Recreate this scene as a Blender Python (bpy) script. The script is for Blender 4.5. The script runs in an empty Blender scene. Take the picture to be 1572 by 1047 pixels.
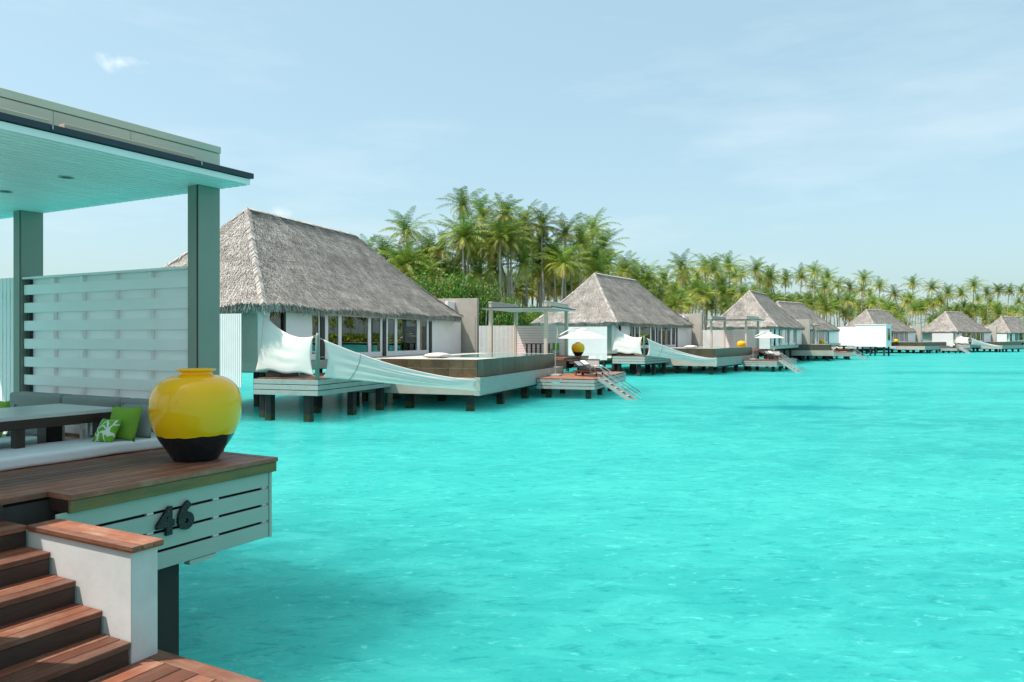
import bpy, bmesh, math, random
import numpy as np
from mathutils import Vector, Matrix
R = math.radians
random.seed(7); rng = np.random.default_rng(7)
sc = bpy.context.scene
COL = sc.collection

# ---------------------------------------------------------------- camera
CAM_H = 3.5
F = 1158.0                                  # focal length in photo pixels (width 1572)
cd = bpy.data.cameras.new('camera'); cam = bpy.data.objects.new('camera', cd); COL.objects.link(cam)
cam.location = (0, 0, CAM_H); cam.rotation_euler = (R(90), 0, 0)
cd.sensor_width = 36; cd.lens = 36 * F / 1572
cd.shift_y = -(523.5 - 518.0) / 1572
cd.clip_start = 0.1; cd.clip_end = 20000
sc.camera = cam

# ---------------------------------------------------------------- world, sun, exposure
SUN = Vector((-0.474, -0.116, 1.0)).normalized()      # direction towards the sun
sun_el = math.asin(SUN.z); sun_az = math.atan2(SUN.x, SUN.y)
w = bpy.data.worlds.new('World'); sc.world = w; w.use_nodes = True
nt = w.node_tree; N = nt.nodes; L = nt.links
bg = N['Background']; bg.inputs['Strength'].default_value = 0.144
sky = N.new('ShaderNodeTexSky'); sky.sky_type = 'NISHITA'; sky.sun_disc = False
sky.sun_elevation = sun_el; sky.sun_rotation = sun_az
sky.air_density = 1.0; sky.dust_density = 2.6; sky.ozone_density = 1.6
tc = N.new('ShaderNodeTexCoord')
sep = N.new('ShaderNodeSeparateXYZ'); L.new(tc.outputs['Generated'], sep.inputs[0])
mp = N.new('ShaderNodeMapping'); mp.inputs['Scale'].default_value = (1.6, 1.6, 7.0)
L.new(tc.outputs['Generated'], mp.inputs[0])
nz = N.new('ShaderNodeTexNoise'); nz.inputs['Scale'].default_value = 1.7; nz.inputs['Detail'].default_value = 7
nz.inputs['Roughness'].default_value = 0.58
L.new(mp.outputs[0], nz.inputs['Vector'])
rp = N.new('ShaderNodeValToRGB'); rp.color_ramp.elements[0].position = 0.46; rp.color_ramp.elements[1].position = 0.80
L.new(nz.outputs['Fac'], rp.inputs[0])
# one small cumulus puff and a second low one, in the sky's own directions
def puff(px, py, sx, sy, amp):
    d = Vector(((px - 786) / F, 1, (518 - py) / F)).normalized()
    vs = N.new('ShaderNodeVectorMath'); vs.operation = 'SUBTRACT'; vs.inputs[1].default_value = d
    L.new(tc.outputs['Generated'], vs.inputs[0])
    vm = N.new('ShaderNodeVectorMath'); vm.operation = 'MULTIPLY'; vm.inputs[1].default_value = (1 / sx, 1 / sx, 1 / sy)
    L.new(vs.outputs[0], vm.inputs[0])
    nn = N.new('ShaderNodeTexNoise'); nn.inputs['Scale'].default_value = 38; nn.inputs['Detail'].default_value = 5
    L.new(tc.outputs['Generated'], nn.inputs['Vector'])
    va = N.new('ShaderNodeVectorMath'); va.operation = 'LENGTH'; L.new(vm.outputs[0], va.inputs[0])
    m1 = N.new('ShaderNodeMath'); m1.operation = 'MULTIPLY_ADD'; m1.inputs[1].default_value = 2.4; 
    L.new(nn.outputs['Fac'], m1.inputs[0]); 
    m2 = N.new('ShaderNodeMath'); m2.operation = 'SUBTRACT'; m2.inputs[0].default_value = 0.0
    L.new(va.outputs['Value'], m2.inputs[1]); L.new(m2.outputs[0], m1.inputs[2])
    mr = N.new('ShaderNodeMapRange'); mr.interpolation_type = 'SMOOTHSTEP'
    mr.inputs['From Min'].default_value = 0.35; mr.inputs['From Max'].default_value = 1.5; mr.inputs['To Max'].default_value = amp
    L.new(m1.outputs[0], mr.inputs['Value'])
    return mr.outputs[0]
p1 = puff(180, 95, 0.034, 0.014, 0.75); p2 = puff(425, 325, 0.03, 0.012, 0.45)
mx = N.new('ShaderNodeMath'); mx.operation = 'MAXIMUM'; L.new(p1, mx.inputs[0]); L.new(p2, mx.inputs[1])
fm = N.new('ShaderNodeMath'); fm.operation = 'MULTIPLY'; fm.inputs[1].default_value = 0.28; L.new(rp.outputs[0], fm.inputs[0])
mx2 = N.new('ShaderNodeMath'); mx2.operation = 'MAXIMUM'; L.new(mx.outputs[0], mx2.inputs[0]); L.new(fm.outputs[0], mx2.inputs[1])
veil = N.new('ShaderNodeMixRGB'); veil.inputs['Fac'].default_value = 0.62; veil.inputs['Color2'].default_value = (1.62, 2.48, 2.55, 1)   # thin even high haze
L.new(sky.outputs[0], veil.inputs['Color1'])
mixc = N.new('ShaderNodeMixRGB'); mixc.inputs['Color2'].default_value = (4.2, 4.4, 4.4, 1)
L.new(mx2.outputs[0], mixc.inputs['Fac']); L.new(veil.outputs[0], mixc.inputs['Color1']); L.new(mixc.outputs[0], bg.inputs['Color'])

sd = bpy.data.lights.new('sun', 'SUN'); sd.energy = 3.4; sd.angle = R(0.53); sd.color = (1.0, 0.95, 0.87)
so = bpy.data.objects.new('sun', sd); COL.objects.link(so); so.rotation_euler = (-SUN).to_track_quat('-Z', 'Y').to_euler()
so.location = (-60, 0, 100)
vs_ = sc.view_settings; vs_.view_transform = 'Standard'; vs_.look = 'None'; vs_.gamma = 1; vs_.exposure = 0.97
vs_.use_curve_mapping = False
sc.cycles.max_bounces = 8; sc.cycles.transparent_max_bounces = 12; sc.cycles.use_denoising = True
sc.cycles.caustics_reflective = False; sc.cycles.caustics_refractive = False

# ---------------------------------------------------------------- materials
def new_mat(name):
    m = bpy.data.materials.new(name); m.use_nodes = True
    return m, m.node_tree.nodes, m.node_tree.links, m.node_tree.nodes['Principled BSDF']
def surf(name, c, rough=0.6, var=0.15, scale=3.0, stretch=(1, 1, 1), bump=0.15, bscale=20, rnd=0.12, c2=None, c2pos=(0.5, 0.7), spec=0.5, attr=False, coat=0.0, bdist=0.01):
    """painted or natural surface: noise variation, per-object tint, second colour for wear, fine bump"""
    m, n, l, p = new_mat(name)
    t = n.new('ShaderNodeTexCoord'); oi = n.new('ShaderNodeObjectInfo')
    ad = n.new('ShaderNodeVectorMath'); ad.operation = 'MULTIPLY_ADD'; ad.inputs[1].default_value = (37, 53, 29)
    cb = n.new('ShaderNodeCombineXYZ')
    for i in range(3): l.new(oi.outputs['Random'], cb.inputs[i])
    l.new(cb.outputs[0], ad.inputs[0]); l.new(t.outputs['Object'], ad.inputs[2])
    mp = n.new('ShaderNodeMapping'); mp.inputs['Scale'].default_value = stretch; l.new(ad.outputs[0], mp.inputs[0])
    z = n.new('ShaderNodeTexNoise'); z.inputs['Scale'].default_value = scale; z.inputs['Detail'].default_value = 6; z.inputs['Roughness'].default_value = 0.6
    l.new(mp.outputs[0], z.inputs['Vector'])
    mr = n.new('ShaderNodeMapRange'); mr.inputs['From Min'].default_value = 0.25; mr.inputs['From Max'].default_value = 0.75
    mr.inputs['To Min'].default_value = 1 - var; mr.inputs['To Max'].default_value = 1 + var; l.new(z.outputs['Fac'], mr.inputs['Value'])
    m2 = n.new('ShaderNodeMapRange'); m2.inputs['To Min'].default_value = 1 - rnd; m2.inputs['To Max'].default_value = 1 + rnd
    if attr:
        at = n.new('ShaderNodeAttribute'); at.attribute_name = 'rnd'; l.new(at.outputs['Fac'], m2.inputs['Value'])
    else: l.new(oi.outputs['Random'], m2.inputs['Value'])
    mm = n.new('ShaderNodeMath'); mm.operation = 'MULTIPLY'; l.new(mr.outputs[0], mm.inputs[0]); l.new(m2.outputs[0], mm.inputs[1])
    sc_ = n.new('ShaderNodeVectorMath'); sc_.operation = 'SCALE'; l.new(mm.outputs[0], sc_.inputs['Scale'])
    if c2:
        z2 = n.new('ShaderNodeTexNoise'); z2.inputs['Scale'].default_value = scale * 0.6; z2.inputs['Detail'].default_value = 8; z2.inputs['Roughness'].default_value = 0.7
        l.new(ad.outputs[0], z2.inputs['Vector'])
        r2 = n.new('ShaderNodeMapRange'); r2.inputs['From Min'].default_value = c2pos[0]; r2.inputs['From Max'].default_value = c2pos[1]; l.new(z2.outputs['Fac'], r2.inputs['Value'])
        mc = n.new('ShaderNodeMixRGB'); mc.inputs[1].default_value = (*c, 1); mc.inputs[2].default_value = (*c2, 1); l.new(r2.outputs[0], mc.inputs[0])
        l.new(mc.outputs[0], sc_.inputs[0])
    else: sc_.inputs[0].default_value = c
    l.new(sc_.outputs[0], p.inputs['Base Color'])
    p.inputs['Roughness'].default_value = rough; p.inputs['Specular IOR Level'].default_value = spec; p.inputs['Coat Weight'].default_value = coat
    p.inputs['Coat Roughness'].default_value = 0.08
    if bump:
        z3 = n.new('ShaderNodeTexNoise'); z3.inputs['Scale'].default_value = bscale; z3.inputs['Detail'].default_value = 5; l.new(mp.outputs[0], z3.inputs['Vector'])
        b = n.new('ShaderNodeBump'); b.inputs['Strength'].default_value = bump; b.inputs['Distance'].default_value = bdist; l.new(z3.outputs['Fac'], b.inputs['Height'])
        l.new(b.outputs[0], p.inputs['Normal'])
    return m
def pile_mat():
    m, n, l, p = new_mat('black_pile')
    g = n.new('ShaderNodeNewGeometry'); sp = n.new('ShaderNodeSeparateXYZ'); l.new(g.outputs['Position'], sp.inputs[0])
    z = n.new('ShaderNodeTexNoise'); z.inputs['Scale'].default_value = 5; z.inputs['Detail'].default_value = 6; l.new(g.outputs['Position'], z.inputs['Vector'])
    a = n.new('ShaderNodeMath'); a.operation = 'MULTIPLY_ADD'; a.inputs[1].default_value = -0.5; l.new(z.outputs['Fac'], a.inputs[0]); l.new(sp.outputs['Z'], a.inputs[2])
    r_ = n.new('ShaderNodeValToRGB'); e = r_.color_ramp.elements; e[0].position = 0.0; e[0].color = (0.045, 0.06, 0.03, 1); e[1].position = 0.12; e[1].color = (0.028, 0.02, 0.019, 1)
    l.new(a.outputs[0], r_.inputs[0]); l.new(r_.outputs[0], p.inputs['Base Color']); p.inputs['Roughness'].default_value = 0.75
    b = n.new('ShaderNodeBump'); b.inputs['Strength'].default_value = 0.5; b.inputs['Distance'].default_value = 0.02; l.new(z.outputs['Fac'], b.inputs['Height']); l.new(b.outputs[0], p.inputs['Normal'])
    return m
def leaf_mat(name, c_lo, c_hi, c_dry, dry=0.8, trans=0.35, rough=0.5):
    m, n, l, p = new_mat(name)
    at = n.new('ShaderNodeAttribute'); at.attribute_name = 'rnd'
    oi = n.new('ShaderNodeObjectInfo')
    r = n.new('ShaderNodeValToRGB'); e = r.color_ramp.elements
    e[0].color = (*c_lo, 1); e[1].color = (*c_dry, 1); e[1].position = 1.0
    x = e.new(dry); x.color = (*c_hi, 1)
    l.new(at.outputs['Fac'], r.inputs[0])
    mr = n.new('ShaderNodeMapRange'); mr.inputs['To Min'].default_value = 0.75; mr.inputs['To Max'].default_value = 1.25; l.new(oi.outputs['Random'], mr.inputs['Value'])
    s = n.new('ShaderNodeVectorMath'); s.operation = 'SCALE'; l.new(r.outputs[0], s.inputs[0]); l.new(mr.outputs[0], s.inputs['Scale'])
    p.inputs['Roughness'].default_value = rough; l.new(s.outputs[0], p.inputs['Base Color']); p.inputs['Specular IOR Level'].default_value = 0.4
    tr = n.new('ShaderNodeBsdfTranslucent'); l.new(s.outputs[0], tr.inputs['Color'])
    mx = n.new('ShaderNodeMixShader'); mx.inputs[0].default_value = trans
    l.new(p.outputs[0], mx.inputs[1]); l.new(tr.outputs[0], mx.inputs[2]); l.new(mx.outputs[0], n['Material Output'].inputs[0])
    return m
WOOD = (0.185, 0.06, 0.03)
M = {}
M['wood_x'] = surf('deck_wood_along', WOOD, 0.5, 0.35, 5, (0.5, 7, 7), 0.35, 22, 0.48, c2=(0.24, 0.13, 0.085), c2pos=(0.44, 0.72))
M['wood_y'] = surf('deck_wood_across', WOOD, 0.5, 0.35, 5, (7, 0.5, 7), 0.35, 22, 0.48, c2=(0.24, 0.13, 0.085), c2pos=(0.44, 0.72))
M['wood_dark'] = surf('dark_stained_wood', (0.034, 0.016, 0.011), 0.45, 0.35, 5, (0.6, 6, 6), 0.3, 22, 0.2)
M['wood_moss'] = surf('mossy_deck_edge', (0.17, 0.115, 0.035), 0.6, 0.3, 3, (0.6, 4, 4), 0.3, 25, 0.1, c2=(0.12, 0.115, 0.04), c2pos=(0.42, 0.65))
M['orange_wood'] = surf('oiled_wood_edge', (0.30, 0.085, 0.02), 0.4, 0.4, 4, (5, 0.6, 5), 0.3, 22, 0.1)
M['white'] = surf('white_paint', (0.94, 0.82, 0.81), 0.5, 0.04, 2, bump=0.06, bscale=40, rnd=0.03)
M['render'] = surf('white_render', (0.62, 0.60, 0.59), 0.8, 0.07, 2.5, bump=0.08, bscale=60, rnd=0.02, c2=(0.52, 0.51, 0.49), c2pos=(0.5, 0.75))
M['grey'] = surf('pale_grey_paint', (0.38, 0.42, 0.36), 0.55, 0.07, 2, (0.7, 2, 2), 0.08, 40, 0.05)
M['fascia'] = surf('weathered_grey_board', (0.34, 0.36, 0.335), 0.6, 0.12, 2.5, (0.6, 5, 5), 0.15, 30, 0.06, c2=(0.25, 0.26, 0.22), c2pos=(0.52, 0.75))
M['taupe'] = surf('taupe_cladding', (0.60, 0.52, 0.42), 0.5, 0.06, 1.5, bump=0.05, bscale=40, rnd=0.05)
M['postpaint'] = surf('grey_green_post', (0.25, 0.26, 0.215), 0.5, 0.06, 1.5, bump=0.05, bscale=40, rnd=0.03)
M['concrete'] = surf('beige_concrete', (0.42, 0.37, 0.32), 0.85, 0.10, 1.2, bump=0.2, bscale=30, rnd=0.04, c2=(0.34, 0.30, 0.26), c2pos=(0.5, 0.8))
M['navy'] = surf('dark_metal_edge', (0.012, 0.03, 0.045), 0.4, 0.1, 2, bump=0.03, rnd=0.05)
M['black'] = surf('dark_frame', (0.012, 0.011, 0.011), 0.5, 0.2, 3, bump=0.05, rnd=0.1)
M['pile'] = pile_mat()
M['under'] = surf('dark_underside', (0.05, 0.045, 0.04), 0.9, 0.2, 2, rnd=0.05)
M['tan'] = surf('tan_flashing', (0.55, 0.43, 0.32), 0.5, 0.05, 2, bump=0.03)
M['thatch'] = surf('thatch', (0.46, 0.415, 0.375), 0.9, 0.34, 1.3, bump=0.6, bscale=26, rnd=0.48, c2=(0.31, 0.285, 0.265), c2pos=(0.42, 0.68), spec=0.15, attr=True)
M['thatch_base'] = surf('thatch_base', (0.17, 0.15, 0.14), 0.95, 0.3, 2, bump=0.6, bscale=26, rnd=0.1)  # under-layer darkened so gaps between strands look shaded
M['thatch_pale'] = surf('thatch_pale', (0.56, 0.50, 0.45), 0.9, 0.3, 3, bump=0.6, bscale=26, rnd=0.6, spec=0.15, attr=True)
M['tile'] = surf('bronze_pool_tile', (0.085, 0.062, 0.034), 0.3, 0.35, 1.6, bump=0.12, bscale=18, rnd=0.25, c2=(0.13, 0.075, 0.03), c2pos=(0.45, 0.7))
M['tile_wet'] = surf('wet_pool_tile', (0.075, 0.075, 0.055), 0.28, 0.4, 1.6, (1, 1, 0.4), 0.15, 10, 0.2, c2=(0.11, 0.07, 0.03), c2pos=(0.45, 0.7), spec=0.3)
M['stone'] = surf('pale_terrace_stone', (0.40, 0.37, 0.33), 0.7, 0.08, 2, bump=0.1)
M['steel'] = surf('brushed_steel', (0.45, 0.45, 0.44), 0.35, 0.05, 4, bump=0.02); M['steel'].node_tree.nodes['Principled BSDF'].inputs['Metallic'].default_value = 0.7
M['beige'] = surf('beige_canvas', (0.62, 0.56, 0.50), 0.9, 0.06, 3, bump=0.1, bscale=30)
M['mattress'] = surf('pale_mattress', (0.80, 0.79, 0.80), 0.9, 0.05, 2.5, bump=0.5, bscale=7, rnd=0.02, bdist=0.02)
M['bolster'] = surf('grey_upholstery', (0.28, 0.29, 0.28), 0.9, 0.06, 4, bump=0.3, bscale=10, rnd=0.05)
M['green'] = surf('lime_fabric', (0.20, 0.38, 0.03), 0.85, 0.06, 5, bump=0.3, bscale=9, rnd=0.04)
M['tabletop'] = surf('pale_table_top', (0.50, 0.49, 0.47), 0.32, 0.06, 2, bump=0.03)
M['yellow'] = surf('yellow_glaze', (1.0, 0.48, 0.004), 0.10, 0.05, 3, bump=0.02, bscale=6, rnd=0.02, coat=0.15, spec=0.35)
M['charcoal'] = surf('black_glaze', (0.008, 0.013, 0.016), 0.22, 0.3, 6, bump=0.1, bscale=14)
M['lounger'] = surf('dark_sling', (0.05, 0.045, 0.04), 0.7, 0.1, 3)
M['bark'] = surf('palm_bark', (0.38, 0.335, 0.29), 0.9, 0.25, 3, (1, 1, 6), 0.5, 8, 0.25)
M['sand'] = surf('coral_sand', (0.62, 0.56, 0.45), 0.95, 0.08, 0.4, bump=0.2, bscale=4)
M['lamp'] = M['black']
M['palm'] = leaf_mat('palm_leaf', (0.065, 0.165, 0.018), (0.43, 0.45, 0.065), (0.62, 0.44, 0.17), 0.70, trans=0.30)
M['bush'] = leaf_mat('bush_leaf', (0.05, 0.15, 0.02), (0.19, 0.34, 0.04), (0.46, 0.14, 0.07), 0.93)
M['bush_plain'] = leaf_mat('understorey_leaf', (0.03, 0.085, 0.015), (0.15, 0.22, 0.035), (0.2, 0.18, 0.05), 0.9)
def cloth_mat():
    m, n, l, p = new_mat('sail_cloth')
    p.inputs['Base Color'].default_value = (0.93, 0.87, 0.84, 1); p.inputs['Roughness'].default_value = 0.8
    t = n.new('ShaderNodeTexCoord'); z = n.new('ShaderNodeTexNoise'); z.inputs['Scale'].default_value = 1.3; z.inputs['Detail'].default_value = 4
    l.new(t.outputs['Object'], z.inputs['Vector'])
    b = n.new('ShaderNodeBump'); b.inputs['Strength'].default_value = 0.5; b.inputs['Distance'].default_value = 0.06; l.new(z.outputs['Fac'], b.inputs['Height']); l.new(b.outputs[0], p.inputs['Normal'])
    tr = n.new('ShaderNodeBsdfTranslucent'); tr.inputs['Color'].default_value = (0.95, 0.88, 0.82, 1)
    mx = n.new('ShaderNodeMixShader'); mx.inputs[0].default_value = 0.4
    l.new(p.outputs[0], mx.inputs[1]); l.new(tr.outputs[0], mx.inputs[2]); l.new(mx.outputs[0], n['Material Output'].inputs[0])
    return m
M['cloth'] = cloth_mat()
def pattern_mat():
    m, n, l, p = new_mat('lime_fabric_white_print')
    t = n.new('ShaderNodeTexCoord'); z = n.new('ShaderNodeTexVoronoi'); z.feature = 'DISTANCE_TO_EDGE'; z.inputs['Scale'].default_value = 9
    nz = n.new('ShaderNodeTexNoise'); nz.inputs['Scale'].default_value = 6
    mx = n.new('ShaderNodeMixRGB'); mx.inputs[0].default_value = 0.12; l.new(t.outputs['Object'], mx.inputs[1]); l.new(nz.outputs['Color'], mx.inputs[2])
    l.new(t.outputs['Object'], nz.inputs['Vector']); l.new(mx.outputs[0], z.inputs['Vector'])
    r = n.new('ShaderNodeValToRGB'); r.color_ramp.elements[0].color = (0.75, 0.78, 0.70, 1); r.color_ramp.elements[1].color = (0.16, 0.40, 0.02, 1)
    r.color_ramp.elements[0].position = 0.06; r.color_ramp.elements[1].position = 0.09
    l.new(z.outputs['Distance'], r.inputs[0]); l.new(r.outputs[0], p.inputs['Base Color']); p.inputs['Roughness'].default_value = 0.85
    return m
M['print'] = pattern_mat()
def glass_mat():
    m, n, l, p = new_mat('window_glass')
    gl = n.new('ShaderNodeBsdfGlossy'); gl.inputs['Roughness'].default_value = 0.0; gl.inputs['Color'].default_value = (0.9, 0.95, 0.95, 1)
    tr = n.new('ShaderNodeBsdfTransparent'); tr.inputs['Color'].default_value = (0.55, 0.62, 0.60, 1)
    fr = n.new('ShaderNodeFresnel'); fr.inputs['IOR'].default_value = 2.2
    mx = n.new('ShaderNodeMixShader'); l.new(fr.outputs[0], mx.inputs[0]); l.new(tr.outputs[0], mx.inputs[1]); l.new(gl.outputs[0], mx.inputs[2])
    l.new(mx.outputs[0], n['Material Output'].inputs[0])
    return m
M['glass'] = glass_mat()
def water_mat(name, pool=False):
    m, n, l, p = new_mat(name)
    t = n.new('ShaderNodeTexCoord')
    def noise(sx, sy, scale, detail, rough=0.55, dist=0.0):
        mp = n.new('ShaderNodeMapping'); mp.inputs['Scale'].default_value = (sx, sy, 1); mp.inputs['Rotation'].default_value = (0, 0, R(-14)); l.new(t.outputs['Object'], mp.inputs[0])
        z = n.new('ShaderNodeTexNoise'); z.inputs['Scale'].default_value = scale; z.inputs['Detail'].default_value = detail; z.inputs['Roughness'].default_value = rough; z.inputs['Distortion'].default_value = dist
        l.new(mp.outputs[0], z.inputs['Vector']); return z.outputs['Fac']
    def rng_(v, a, b, c=0., d=1.):
        r = n.new('ShaderNodeMapRange'); r.interpolation_type = 'SMOOTHSTEP'
        for k, x in zip(('From Min', 'From Max', 'To Min', 'To Max'), (a, b, c, d)): r.inputs[k].default_value = x
        l.new(v, r.inputs['Value']); return r.outputs[0]
    def mix(f, a, b):
        x = n.new('ShaderNodeMixRGB')
        if isinstance(f, float): x.inputs[0].default_value = f
        else: l.new(f, x.inputs[0])
        for i, v in ((1, a), (2, b)):
            if isinstance(v, tuple): x.inputs[i].default_value = (*v, 1)
            else: l.new(v, x.inputs[i])
        return x.outputs[0]
    if pool:
        col = mix(0.5, (0.03, 0.20, 0.19), (0.04, 0.24, 0.22))
    else:
        # lagoon floor seen through the water: sand, weed streaks, reef heads; ripple light and shade painted over it
        col = mix(rng_(noise(0.35, 1.0, 0.11, 5), 0.35, 0.68), (0.034, 0.352, 0.325), (0.020, 0.265, 0.258))
        col = mix(rng_(noise(1, 1.6, 0.55, 5, 0.6, 1.2), 0.40, 0.66, 0, 0.55), col, (0.050, 0.40, 0.366))
        col = mix(rng_(noise(0.75, 1.7, 2.9, 8, 0.74, 0.7), 0.51, 0.66, 0, 0.6), col, (0.008, 0.19, 0.20))  # dark flecks: ripple shade painted into the colour
        col = mix(rng_(noise(0.8, 1.5, 3.8, 7, 0.72, 0.8), 0.56, 0.70, 0, 0.5), col, (0.13, 0.56, 0.51))  # pale flecks: light on the ripples painted into the colour
        reef = rng_(noise(0.25, 1.0, 0.045, 6, 0.65), 0.59, 0.70, 0, 0.6)
        col = mix(reef, col, (0.004, 0.16, 0.20))
        sp = n.new('ShaderNodeVectorMath'); sp.operation = 'SUBTRACT'; sp.inputs[1].default_value = (14.5, 37.5, 0); l.new(t.outputs['Object'], sp.inputs[0])
        sm = n.new('ShaderNodeVectorMath'); sm.operation = 'MULTIPLY'; sm.inputs[1].default_value = (0.27, 0.75, 0); l.new(sp.outputs[0], sm.inputs[0])
        ln = n.new('ShaderNodeVectorMath'); ln.operation = 'LENGTH'; l.new(sm.outputs[0], ln.inputs[0])
        ad = n.new('ShaderNodeMath'); ad.operation = 'MULTIPLY_ADD'; ad.inputs[1].default_value = 1.6; l.new(noise(1, 1, 0.9, 5), ad.inputs[0]); l.new(ln.outputs['Value'], ad.inputs[2])
        col = mix(rng_(ad.outputs[0], 1.1, 2.1, 0.85, 0.0), col, (0.006, 0.20, 0.22))
    l.new(col, p.inputs['Base Color'])
    p.inputs['Roughness'].default_value = 0.06 if pool else 0.10; p.inputs['IOR'].default_value = 1.33 if pool else 1.10; p.inputs['Specular IOR Level'].default_value = 0.5 if pool else 0.0
    if not pool:      # milky lagoon: light spreads sideways inside the water before it comes back out
        p.subsurface_method = 'BURLEY'; p.inputs['Subsurface Weight'].default_value = 1.0; p.inputs['Subsurface Radius'].default_value = (0.8, 1.0, 1.0); p.inputs['Subsurface Scale'].default_value = 10.0
    prev = None
    for (sx, sy, s, d, st, dist) in ((1, 1.8, 0.6, 4, 0.30, 0.25), (1, 1.8, 2.3, 5, 0.55, 0.11), (1, 1.5, 8.5, 4, 0.6, 0.03)):
        b = n.new('ShaderNodeBump'); b.inputs['Strength'].default_value = st * (0.15 if pool else 1); b.inputs['Distance'].default_value = dist
        l.new(noise(sx, sy, s, d, 0.6, 0.6), b.inputs['Height'])
        if prev: l.new(prev, b.inputs['Normal'])
        prev = b.outputs[0]
    l.new(prev, p.inputs['Normal'])
    if not pool:      # chop scatters most of the mirror image, a weak glossy layer is left
        g = n.new('ShaderNodeBsdfGlossy'); g.inputs['Roughness'].default_value = 0.12; l.new(prev, g.inputs['Normal'])
        f = n.new('ShaderNodeFresnel'); f.inputs['IOR'].default_value = 1.33; l.new(prev, f.inputs['Normal'])
        k = n.new('ShaderNodeMath'); k.operation = 'MULTIPLY'; k.inputs[1].default_value = 0.22; l.new(f.outputs[0], k.inputs[0])
        mx = n.new('ShaderNodeMixShader'); l.new(k.outputs[0], mx.inputs[0]); l.new(p.outputs[0], mx.inputs[1]); l.new(g.outputs[0], mx.inputs[2]); l.new(mx.outputs[0], n['Material Output'].inputs[0])
    return m
M['water'] = water_mat('lagoon_water'); M['pool'] = water_mat('pool_water', True)

# ---------------------------------------------------------------- builders
class MB:
    def __init__(s): s.v = []; s.f = []; s.a = []
    def box(s, a0, a1, b0, b1, z0, z1, at=None):
        i = len(s.v)
        s.v += [(a0, b0, z0), (a1, b0, z0), (a1, b1, z0), (a0, b1, z0), (a0, b0, z1), (a1, b0, z1), (a1, b1, z1), (a0, b1, z1)]
        s.f += [(i, i+3, i+2, i+1), (i+4, i+5, i+6, i+7), (i, i+1, i+5, i+4), (i+1, i+2, i+6, i+5), (i+2, i+3, i+7, i+6), (i+3, i, i+4, i+7)]
        return s
    def prism(s, pts, z0, z1):
        i = len(s.v); n = len(pts)
        s.v += [(x, y, z0) for x, y in pts] + [(x, y, z1) for x, y in pts]
        s.f += [tuple(i+k for k in reversed(range(n))), tuple(i+n+k for k in range(n))] + [(i+k, i+(k+1) % n, i+n+(k+1) % n, i+n+k) for k in range(n)]
        return s
    def bar(s, p, q, w, h=None):
        h = h or w; p = Vector(p); q = Vector(q); d = (q-p).normalized()
        u = d.cross(Vector((0, 0, 1))); u = Vector((1, 0, 0)) if u.length < 1e-4 else u.normalized()
        v = u.cross(d).normalized(); i = len(s.v)
        for o in (p, q):
            for su, sv in ((-1, -1), (1, -1), (1, 1), (-1, 1)): s.v.append(tuple(o + u*su*w/2 + v*sv*h/2))
        s.f += [(i, i+1, i+2, i+3), (i+7, i+6, i+5, i+4)] + [(i+k, i+4+k, i+4+(k+1) % 4, i+(k+1) % 4) for k in range(4)]
        return s
    def tube(s, pts, r, n=8):
        pts = [Vector(p) for p in pts]; i0 = len(s.v); m = len(pts)
        rs = r if isinstance(r, (list, tuple)) else [r]*m
        for k, p in enumerate(pts):
            d = (pts[min(k+1, m-1)] - pts[max(k-1, 0)]).normalized()
            u = d.cross(Vector((0.13, 0.31, 0.94))).normalized(); v = d.cross(u)
            for j in range(n):
                t = 2*math.pi*j/n; s.v.append(tuple(p + (u*math.cos(t) + v*math.sin(t))*rs[k]))
        for k in range(m-1):
            for j in range(n):
                s.f.append((i0+k*n+j, i0+k*n+(j+1) % n, i0+(k+1)*n+(j+1) % n, i0+(k+1)*n+j))
        s.f.append(tuple(i0+j for j in reversed(range(n)))); s.f.append(tuple(i0+(m-1)*n+j for j in range(n)))
        return s
    def lathe(s, prof, c, n=48, close=True):
        i = len(s.v); m = len(prof)
        for r, z in prof:
            for j in range(n):
                t = 2*math.pi*j/n; s.v.append((c[0]+r*math.cos(t), c[1]+r*math.sin(t), c[2]+z))
        for k in range(m-1):
            for j in range(n): s.f.append((i+k*n+j, i+k*n+(j+1) % n, i+(k+1)*n+(j+1) % n, i+(k+1)*n+j))
        if close: s.f.append(tuple(i+j for j in reversed(range(n)))); s.f.append(tuple(i+(m-1)*n+j for j in range(n)))
        return s
    def mesh(s, name, mat, org=(0, 0, 0), smooth=False):
        me = bpy.data.meshes.new(name); o = np.array(org)
        me.from_pydata((np.array(s.v) - o).tolist(), [], s.f); me.materials.append(mat)
        if smooth: me.shade_smooth()
        me.update(); return me
ORG = {}
def add(name, me, parent=None, loc=None):
    o = bpy.data.objects.new(name, me); COL.objects.link(o)
    if parent: o.parent = parent; ORG[o.name] = ORG.get(parent.name, (0, 0, 0))
    if loc is not None: o.location = loc
    return o
def tag(o, label=None, cat=None, group=None, kind=None):
    for k, v in (('label', label), ('category', cat), ('group', group), ('kind', kind)):
        if v: o[k] = v
    return o
class Frame:
    def __init__(s, X, Y, th): s.X, s.Y, s.th = X, Y, th; s.c, s.s = math.cos(th), math.sin(th)
    def w(s, p): return (s.X + p[0]*s.c - p[1]*s.s, s.Y + p[0]*s.s + p[1]*s.c, p[2] if len(p) > 2 else 0)
def thing(name, label, cat, fr, org, group=None):
    o = bpy.data.objects.new(name, None); COL.objects.link(o); o.empty_display_size = 0.3
    o.location = fr.w(org); o.rotation_euler = (0, 0, fr.th); ORG[o.name] = org
    return tag(o, label, cat, group)
def part(name, mb, mat, parent, smooth=False, kind=None):
    o = add(name, mb.mesh(name, M[mat], ORG[parent.name], smooth), parent)
    if kind: o['kind'] = kind
    return o
BOX = {}
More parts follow.
